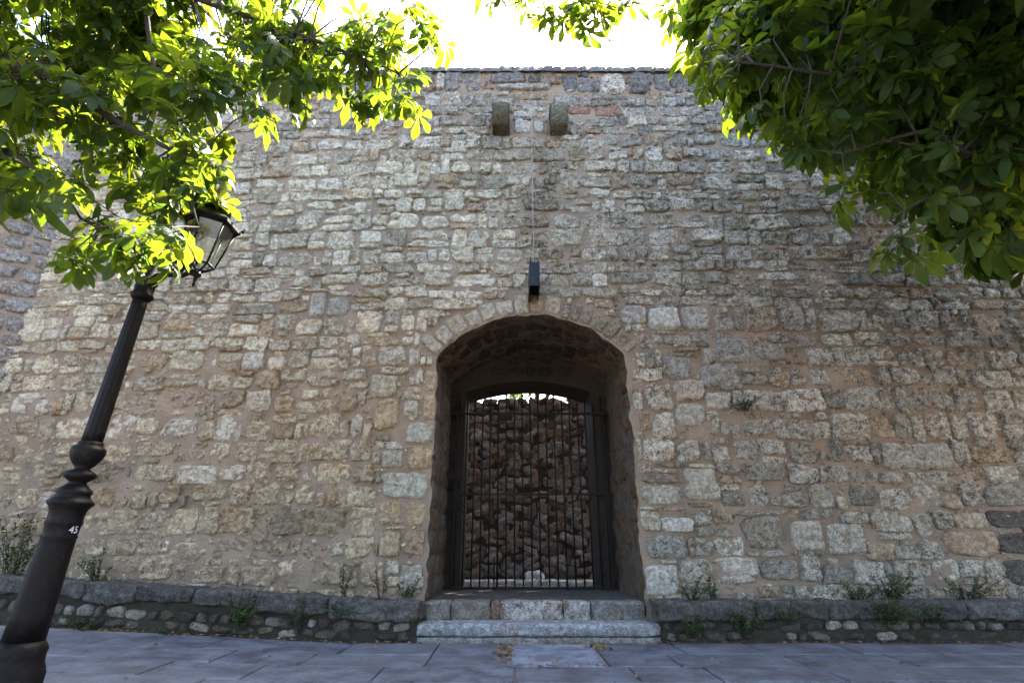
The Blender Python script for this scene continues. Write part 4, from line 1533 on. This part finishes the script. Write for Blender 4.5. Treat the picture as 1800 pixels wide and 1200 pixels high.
# ------------------------------------------------------------------ horse chestnut trees
PROF_LOW = [(0.0, 0.05), (0.6, 1.0), (1.0, 0.05)]
PROF_MID = [(0.0, 0.03), (0.42, 0.62), (0.74, 1.0), (1.0, 0.03)]
def make_compound_leaf(seed, low=0):
    rr = random.Random(seed)
    v, f = [], []
    def leaflet(ang, ln, wd, droop):
        d = Vector((math.cos(ang), math.sin(ang), 0))
        s = Vector((-math.sin(ang), math.cos(ang), 0))
        prof = [(0.0, 0.02), (0.22, 0.28), (0.45, 0.66), (0.66, 1.0), (0.82, 0.86), (0.94, 0.4), (1.0, 0.02)]
        if low:
            prof = PROF_LOW if low == 1 else PROF_MID
        o_ = len(v)
        tw = rr.uniform(-0.25, 0.25)
        curl = rr.uniform(0.4, 1.7)
        for (t, k) in prof:
            zc = -droop * ln * t * t * curl
            c = d * (ln * t * (1 - 0.25 * droop * t)) + Vector((0, 0, zc))
            h = wd / 2 * k
            rip = rr.uniform(-0.004, 0.004)
            v.append(c + s * h + Vector((0, 0, h * (0.28 + tw) + rip)))
            v.append(c)
            v.append(c - s * h + Vector((0, 0, h * (0.28 - tw) - rip)))
        for j in range(len(prof) - 1):
            a = o_ + j * 3
            f.append((a, a + 1, a + 4, a + 3))
            f.append((a + 1, a + 2, a + 5, a + 4))
    nl = rr.choice([5, 6, 7, 7])
    spread = rr.uniform(1.75, 2.15)
    for i in range(nl):
        t = i / (nl - 1) * 2 - 1
        ln = 0.175 * (1 - 0.42 * abs(t) ** 1.4) * rr.uniform(0.9, 1.1)
        leaflet(t * spread + rr.uniform(-0.08, 0.08), ln, ln * rr.uniform(0.36, 0.44), rr.uniform(0.25, 0.75))
    # petiole running back from the hub
    o_ = len(v)
    pl = rr.uniform(0.09, 0.14)
    for t in (0, 1):
        c = Vector((-pl * t, 0, 0.02 * t))
        for k in range(4):
            a = k * math.pi / 2
            v.append(c + Vector((0, math.cos(a), math.sin(a))) * 0.0028)
    for k in range(4):
        f.append((o_ + k, o_ + (k + 1) % 4, o_ + 4 + (k + 1) % 4, o_ + 4 + k))
    vein = np.zeros((len(v), 4), dtype=np.float32)
    npf = (7, 3, 4)[low]
    for q in range(nl):
        for j in range(npf):
            k = (q * npf + j) * 3
            vein[k:k + 3, 1] = ((0.0, 0.22, 0.45, 0.66, 0.82, 0.94, 1.0), (0.0, 0.6, 1.0), (0.0, 0.42, 0.74, 1.0))[low][j]
            vein[k + 1, 0] = 1.0
    return np.array([tuple(p) for p in v]), f, vein
def add_vein(me, arr):
    a = me.attributes.new('vein', 'FLOAT_COLOR', 'POINT')
    a.data.foreach_set('color', np.ascontiguousarray(arr, dtype=np.float32).ravel())
LEAF = [make_compound_leaf(s) for s in range(100, 107)]
LEAFLOW = [make_compound_leaf(s, 1) for s in range(100, 107)]
LEAFMID = [make_compound_leaf(s, 2) for s in range(100, 107)]
LEAFM = []
for i, (lv, lfc, lvn) in enumerate(LEAF):
    me = bpy.data.meshes.new('chestnut_leaf')
    me.from_pydata(lv.tolist(), [], lfc)
    me.polygons.foreach_set('use_smooth', [True] * len(me.polygons))
    add_vein(me, lvn)
    me.materials.append(M['leaf'])
    LEAFM.append(me)

def leaf_matrix(rr, p, outward, scale):
    """a leaf hanging from p: pointing outwards and down, its face turned up"""
    d = (outward * 0.75 + Vector((rr.gauss(0, 0.55), rr.gauss(0, 0.55), rr.gauss(-0.35, 0.4)))).normalized()
    up = Vector((rr.gauss(0, 0.35), rr.gauss(0, 0.35), 1.0))
    s = up.cross(d)
    if s.length < 1e-3:
        s = Vector((1, 0, 0))
    s.normalize()
    n_ = d.cross(s)
    m = Matrix((d, s, n_)).transposed().to_4x4()
    m = m @ Matrix.Scale(scale, 4)
    m.translation = p + d * 0.10 * scale
    return m

def grow_tree(name, label, trunk, limbs, blobs, sprigs, seed, density, scale=1.0, singles=300, more=1.0):
    rr = random.Random(seed)
    root = empty(name, trunk[0][:3], label, 'tree')
    mb = MB()
    mb.tube([t[:3] for t in trunk], [t[3] for t in trunk], 16)
    mb.obj('trunk', M['bark'], root)
    bonepts = []
    for lb in limbs:
        pts = []
        for i in range(len(lb) - 1):
            a, b = Vector(lb[i][:3]), Vector(lb[i + 1][:3])
            for k in range(6):
                t = k / 6
                p = a.lerp(b, t)
                w_ = 0.05
                p += Vector((N.noise(p * 2.1 + Vector((seed, 0, 0))), N.noise(p * 2.1 + Vector((0, seed, 3))), N.noise(p * 2.1 + Vector((9, 0, seed))))) * w_ * (0 if i == 0 and k == 0 else 1)
                pts.append((p, lerp(lb[i][3], lb[i + 1][3], t)))
        pts.append((Vector(lb[-1][:3]), lb[-1][3]))
        m2 = MB()
        m2.tube([p for p, r_ in pts], [r_ for p, r_ in pts], 8)
        m2.obj('branch', M['bark'], root)
        bonepts += [p for p, r_ in pts]
    B = np.array([tuple(p) for p in bonepts])
    leaves, tw = [], MB()
    def cluster(c, outward, n, sc, twig_from=None):
        if twig_from is not None:
            a = Vector(twig_from)
            mid = a.lerp(c, 0.55) + Vector((rr.uniform(-0.06, 0.06), rr.uniform(-0.06, 0.06), 0.05 * (c - a).length + 0.02))
            tw.tube([a, mid, c], [0.009, 0.006, 0.0035], 5, False)
        for _ in range(n):
            a = rr.uniform(0, 2 * math.pi)
            ow = (outward * 0.5 + Vector((math.cos(a), math.sin(a), rr.uniform(-0.5, 0.3)))).normalized()
            leaves.append((rr.randrange(len(LEAF)), leaf_matrix(rr, c, ow, sc * rr.choice([rr.uniform(0.45, 0.8), rr.uniform(0.8, 1.25), rr.uniform(0.8, 1.25)]))))
    for (c, r_, dens) in blobs:
        c = Vector(c)
        vol = 4 / 3 * math.pi * r_[0] * r_[1] * r_[2]
        far_ = dens <= 1.3                                   # outer crown, out of the picture: fewer, larger leaves
        fk, fs_ = (0.42, 1.6) if far_ else (1.0, 1.0)
        for _ in range(int(vol * density * dens * more * fk)):
            while True:
                q = Vector((rr.uniform(-1, 1), rr.uniform(-1, 1), rr.uniform(-1, 1)))
                if q.length < 1:
                    break
            q = q * (q.length ** -0.35 if q.length > 0.05 else 1)        # thicker towards the outside
            p = c + Vector((q.x * r_[0], q.y * r_[1], q.z * r_[2]))
            if N.noise(p * 1.9 + Vector((seed, seed, 0))) < (-0.22 if dens > 1.3 else -0.4):
                continue                                     # gaps between the sprays
            if yw(p.x) - 0.9 < p.y < 12:
                continue
            ow = Vector((q.x, q.y, q.z * 0.4))
            ow = ow.normalized() if ow.length > 0.01 else Vector((0, 0, 1))
            d2 = ((B - np.array(p)) ** 2).sum(1)
            k = int(d2.argmin())
            frm = bonepts[k]
            if d2[k] > 0.8:
                frm = p - ow * 0.5 + Vector((0, 0, 0.15))
            cluster(p, ow, rr.choice([3, 4, 4, 5]), scale * fs_, frm)
    for (p, ow, n_, sc) in sprigs:
        p = Vector(p)
        d2 = ((B - np.array(p)) ** 2).sum(1)
        frm = bonepts[int(d2.argmin())]
        cluster(p, Vector(ow), n_, sc, frm if (frm - p).length < 1.6 else p + Vector((-ow[0], -ow[1], 0.6)) * 0.5)
    tw.obj('twigs', M['twig'], root, kind='stuff')
    rank = []
    for i, (k, m) in enumerate(leaves):
        q = proj(m.translation)
        sc = 0
        if q and 5 < q[0] < 1795 and 5 < q[1] < 1100 and q[2] > 0.5:
            sc = 1 / q[2]
        rank.append((sc, i))
    rank.sort(reverse=True)
    single = set(i for sc, i in rank[:singles] if sc > 0)
    rl = root.location
    VV, FF, VN = [], [], []
    off = 0
    for i, (k, m) in enumerate(leaves):
        if i in single:
            o = bpy.data.objects.new('leaf', LEAFM[k])
            COL.objects.link(o)
            o.parent = root
            mm = m.copy()
            mm.translation = mm.translation - rl
            o.matrix_basis = mm
        else:
            A = np.array(m)
            q = proj(m.translation)
            src = LEAFMID if q and -60 < q[0] < 1860 and -60 < q[1] < 1200 and q[1] < 2000 and m.translation.y < 9 else LEAFLOW
            pv = src[k][0] @ A[:3, :3].T + A[:3, 3]
            VV.append(pv)
            VN.append(src[k][2])
            FF += [tuple(j + off for j in q) for q in src[k][1]]
            off += len(pv)
    if VV:
        cr = mesh_obj('crown', np.concatenate(VV), FF, M['leaf'], root, kind='stuff')
        add_vein(cr.data, np.concatenate(VN))
    print(name, len(leaves), 'leaves')
    return root

def q4(px, py, d, r_):
    p = Q(px, py, d)
    return (p.x, p.y, p.z, r_)
# left tree: trunk stands outside the picture on the left
LT = (-5.6, 2.4)
trunkL = [(LT[0], LT[1], 0, 0.30), (LT[0] + 0.05, LT[1], 1.2, 0.25), (LT[0] + 0.1, LT[1] + 0.05, 2.6, 0.22), (LT[0] + 0.3, LT[1] + 0.1, 4.2, 0.18), (LT[0] + 0.4, LT[1] + 0.2, 6.5, 0.10), (LT[0] + 0.5, LT[1] + 0.2, 8.0, 0.03)]
limbsL = [
    [(*trunkL[2][:3], 0.09), q4(-150, 60, 4.6, 0.06), q4(120, 150, 4.3, 0.035), q4(330, 290, 4.0, 0.015), q4(350, 400, 3.9, 0.006)],
    [(*trunkL[3][:3], 0.10), q4(-100, -200, 5.0, 0.07), q4(250, -40, 4.8, 0.04), q4(520, 60, 4.5, 0.02), q4(700, 130, 4.3, 0.007)],
    [(*trunkL[3][:3], 0.09), q4(100, -350, 5.2, 0.06), q4(500, -200, 5.0, 0.04), q4(800, -120, 4.9, 0.02), q4(1000, -20, 4.8, 0.007)],
    [(*trunkL[2][:3], 0.07), q4(-200, 250, 4.2, 0.05), q4(20, 270, 3.9, 0.022), q4(170, 400, 3.8, 0.008)],
    [q4(240, -60, 4.8, 0.03), q4(265, 90, 4.5, 0.018), q4(300, 220, 4.2, 0.008)],
]
def blob(px, py, d, rx, ry, rz, dens=1.0):
    p = Q(px, py, d)
    return ((p.x, p.y, p.z), (rx, ry, rz), dens)
blobsL = [
    blob(100, 40, 5.0, 1.2, 0.7, 0.6, 1.6), blob(380, 30, 4.9, 1.1, 0.55, 0.5, 1.55), blob(610, 40, 4.6, 0.62, 0.45, 0.40, 1.7),
    blob(300, 190, 4.4, 0.75, 0.4, 0.42, 1.7), blob(90, 220, 4.3, 0.8, 0.6, 0.45, 1.6), blob(320, 300, 4.0, 0.34, 0.3, 0.34, 2.4),
    blob(490, 120, 4.5, 0.42, 0.4, 0.30, 1.8), blob(640, 120, 4.4, 0.28, 0.3, 0.22, 2.6), blob(200, 380, 3.9, 0.34, 0.3, 0.20, 1.5), blob(40, 320, 3.9, 0.35, 0.3, 0.18, 1.2),
    # the crown goes on above and to the left, out of the picture
    ((-4.4, 3.0, 6.6), (1.7, 1.6, 1.3), 0.45), ((-6.2, 2.2, 5.4), (1.7, 1.6, 1.5), 0.5), ((-5.2, 2.2, 7.6), (1.4, 1.4, 1.1), 0.4), ((-4.6, 0.6, 5.8), (1.5, 1.3, 1.3), 0.4), ((-6.6, 4.2, 5.6), (1.4, 1.4, 1.3), 0.5),
]
def sp(px, py, d, ow, n_, sc=1.0):
    p = Q(px, py, d)
    return ((p.x, p.y, p.z), ow, n_, sc)
sprL = [sp(740, 15, 4.4, (0.6, -0.2, -0.6), 4), sp(690, 90, 4.3, (0.6, -0.2, -0.4), 4), sp(715, 140, 4.2, (0.5, -0.2, -0.7), 4), sp(560, 120, 4.3, (0.2, -0.3, -0.8), 4),
        sp(455, 190, 4.2, (0.3, 0, -0.8), 4), sp(262, 420, 3.6, (0, -0.2, -0.9), 5, 1.0), sp(300, 400, 3.55, (0.1, -0.2, -0.9), 5), sp(250, 450, 3.5, (0, -0.2, -0.9), 4), sp(130, 440, 3.6, (-0.2, -0.2, -0.9), 4), sp(200, 420, 3.6, (0, -0.2, -0.9), 4), sp(160, 430, 3.8, (-0.3, -0.2, -0.7), 3), sp(20, 330, 3.7, (0, 0, -0.9), 3),
        sp(880, -10, 4.3, (-0.4, -0.2, -0.6), 5, 1.1), sp(945, 15, 4.2, (-0.1, -0.2, -0.9), 5, 1.1), sp(1000, 20, 4.2, (0, -0.2, -0.9), 6, 1.15), sp(1030, 25, 4.2, (0.2, -0.2, -0.9), 5, 1.15), sp(1075, 5, 4.3, (0.5, -0.2, -0.7), 5, 1.1), sp(1100, -10, 4.3, (0.6, -0.2, -0.5), 4, 1.0), sp(770, 55, 4.3, (0.5, -0.2, -0.7), 4), sp(690, 160, 4.2, (0.3, -0.2, -0.8), 4), sp(725, 175, 4.2, (0.3, -0.2, -0.9), 4), sp(290, 440, 3.7, (0.1, -0.2, -0.9), 4, 0.9), sp(330, 330, 3.8, (0.3, -0.2, -0.8), 4), sp(380, 290, 3.9, (0.5, -0.2, -0.8), 4),
        sp(930, 0, 4.7, (-0.2, -0.2, -0.8), 4, 0.85), sp(990, 10, 4.7, (0, -0.2, -0.9), 5, 0.9), sp(1060, 0, 4.8, (0.4, -0.2, -0.8), 4, 0.85), sp(1015, -40, 4.8, (0, -0.2, -0.5), 5, 0.9), sp(900, -40, 4.8, (0, -0.2, -0.5), 4, 0.9), sp(1090, -50, 4.8, (0, -0.2, -0.5), 4, 0.9)]
grow_tree('chestnut_tree', 'sunlit yellow-green horse chestnut tree hanging over the street lamp', trunkL, limbsL, blobsL, sprL, 5, 26, 1.06, 300, 1.4)

# right tree: darker, denser, nearer
RT = (5.2, 3.2)
trunkR = [(RT[0], RT[1], 0, 0.32), (RT[0], RT[1], 1.3, 0.26), (RT[0] - 0.1, RT[1] - 0.1, 2.7, 0.23), (RT[0] - 0.3, RT[1] - 0.2, 4.4, 0.18), (RT[0] - 0.3, RT[1] - 0.1, 6.5, 0.10), (RT[0] - 0.3, RT[1], 8.0, 0.03)]
limbsR = [
    [(*trunkR[2][:3], 0.10), q4(1900, 150, 4.2, 0.06), q4(1700, 120, 3.8, 0.035), q4(1480, 130, 3.6, 0.015), q4(1300, 110, 3.5, 0.006)],
    [(*trunkR[2][:3], 0.08), q4(1950, 330, 3.6, 0.05), q4(1760, 300, 3.4, 0.025), q4(1590, 370, 3.2, 0.007)],
    [(*trunkR[3][:3], 0.10), q4(1850, -100, 4.6, 0.06), q4(1600, -120, 4.3, 0.035), q4(1350, -40, 4.1, 0.012)],
    [q4(1760, 300, 3.4, 0.02), q4(1640, 230, 3.4, 0.014), q4(1480, 270, 3.4, 0.006)],
]
blobsR = [
    blob(1440, 30, 4.1, 0.62, 0.6, 0.44, 2.6), blob(1640, 60, 4.1, 0.85, 0.7, 0.55, 2.4), blob(1560, 180, 3.7, 0.58, 0.5, 0.36, 2.8), blob(1740, 220, 3.6, 0.6, 0.55, 0.46, 2.6),
    blob(1350, 80, 3.9, 0.32, 0.35, 0.28, 2.8), blob(1470, 220, 3.5, 0.25, 0.3, 0.18, 2.6), blob(1640, 310, 3.4, 0.38, 0.35, 0.22, 2.4), blob(1790, 340, 3.3, 0.36, 0.3, 0.22, 2.4),
    blob(1850, 60, 4.2, 0.9, 0.8, 0.7, 1.6),
    ((2.5, 3.5, 5.8), (0.6, 0.5, 0.5), 2.4), ((2.9, 4.1, 6.7), (0.9, 0.7, 0.7), 1.29), ((3.4, 3.6, 5.9), (0.8, 0.6, 0.6), 2.0),
    ((8.6, 5.4, 4.6), (1.6, 1.8, 1.6), 0.8), ((9.0, 3.4, 6.4), (1.8, 2.0, 1.8), 0.7), ((8.2, 5.2, 7.8), (1.9, 1.6, 1.6), 0.8), ((6.8, 5.2, 8.6), (1.8, 1.4, 1.2), 0.8), ((8.0, 1.6, 4.6), (1.6, 1.6, 1.6), 0.7), ((6.0, 2.6, 8.6), (2.0, 1.8, 1.1), 0.6),  # unseen masses added beside the crown to keep sky light off the right wall
    ((2.9, 5.0, 8.3), (0.75, 0.6, 0.6), 1.29),  # added to keep the sun off the leaves at the crown's left edge
    # unseen crown masses added above, behind and to the right to block sun and sky
    ((3.7, 4.1, 6.5), (1.7, 1.1, 1.1), 1.29), ((4.6, 4.9, 7.6), (1.7, 1.3, 1.2), 1.29), ((5.8, 3.0, 4.8), (1.7, 1.8, 1.5), 0.55), ((4.8, 3.2, 7.6), (1.6, 1.5, 1.0), 1.0), ((4.0, 1.6, 5.6), (1.6, 1.2, 1.2), 0.6), ((6.2, 4.8, 5.6), (1.3, 1.5, 1.4), 1.2), ((5.6, 5.6, 7.0), (1.6, 1.0, 1.4), 1.2), ((7.4, 4.4, 5.2), (1.4, 1.8, 1.8), 0.6),
    ((2.6, 1.4, 4.7), (1.3, 0.8, 0.7), 1.2), ((3.7, 1.0, 3.7), (1.2, 0.8, 0.9), 1.0), ((3.4, 0.4, 5.4), (2.0, 1.3, 1.3), 0.8), ((0.9, -1.0, 6.2), (1.6, 1.4, 1.0), 0.6), ((0.6, -3.0, 5.6), (1.8, 1.2, 1.2), 0.5), ((3.4, -3.4, 5.0), (1.8, 1.4, 1.5), 0.5), ((5.4, 0.4, 4.6), (1.6, 1.6, 1.6), 0.5), ((3.6, 1.6, 7.4), (2.0, 1.6, 1.0), 0.5), ((2.6, -1.2, 5.6), (1.8, 1.2, 1.2), 0.45), ((5.0, -1.6, 5.0), (1.8, 1.5, 1.6), 0.45), ((1.6, 0.9, 6.6), (1.2, 1.2, 0.9), 0.45),
]
sprR = [sp(1270, 40, 3.7, (-0.6, -0.2, 0.1), 4), sp(1245, 90, 3.7, (-0.7, -0.2, -0.3), 4), sp(1260, 140, 3.6, (-0.5, -0.2, -0.8), 4), sp(1340, 190, 3.5, (-0.4, -0.2, -0.7), 4), sp(1410, 260, 3.4, (-0.4, -0.2, -0.8), 4),
        sp(1490, 330, 3.3, (-0.3, -0.2, -0.8), 4), sp(1545, 340, 3.3, (0, -0.2, -0.9), 3), sp(1590, 400, 3.1, (0, -0.2, -0.9), 4), sp(1585, 430, 3.1, (0, -0.3, -0.9), 3), sp(1690, 380, 3.2, (0, -0.2, -0.9), 3), sp(1760, 395, 3.2, (0.1, -0.2, -0.9), 4), sp(1380, 220, 3.5, (-0.4, -0.2, -0.8), 4)]
grow_tree('chestnut_tree', 'dark shaded horse chestnut tree filling the upper right corner', trunkR, limbsR, blobsR, sprR, 17, 34, 1.0, 300, 1.15)

# tree in the court, glimpsed through the slit above the far wall
trunkC = [(0.8, 19.0, FLOOR - 0.05, 0.25), (0.8, 19.0, 2.5, 0.2), (0.9, 19.1, 5.0, 0.12), (0.9, 19.1, 6.5, 0.04)]
limbsC = [[(0.8, 19, 2.8, 0.08), (-0.6, 18.8, 4.4, 0.05), (-1.6, 18.6, 5.4, 0.015)], [(0.8, 19, 3.0, 0.08), (1.9, 18.8, 4.6, 0.05), (2.7, 18.7, 5.4, 0.015)],
          [(0.9, 19.1, 5.5, 0.09), (1.0, 17.4, 7.8, 0.06), (1.2, 15.0, 9.0, 0.02)], [(0.9, 19.1, 5.5, 0.09), (2.6, 17.8, 8.6, 0.06), (4.2, 14.8, 8.8, 0.02)]]
blobsC = [((-0.9, 18.7, 5.9), (1.5, 0.9, 0.8), 0.16), ((1.6, 18.8, 6.0), (1.6, 0.9, 0.8), 0.2), ((0.6, 19, 6.8), (1.8, 1.2, 0.9), 0.2),
          ((1.0, 15.4, 9.2), (4.4, 2.6, 1.5), 0.55), ((3.6, 14.6, 8.6), (3.0, 2.2, 1.4), 0.5), ((3.2, 18.4, 10.2), (4.0, 2.6, 1.6), 0.4)]  # wide unseen crown added behind the wall to shade court and passage
grow_tree('court_tree', 'tree glimpsed over the court wall, its wide unseen crown added for shade', trunkC, limbsC, blobsC, [], 31, 20, 1.3, 0)

print('triangles', sum(len(p.vertices) - 2 for me in set(o.data for o in S.objects if o.type == 'MESH') for p in me.polygons))
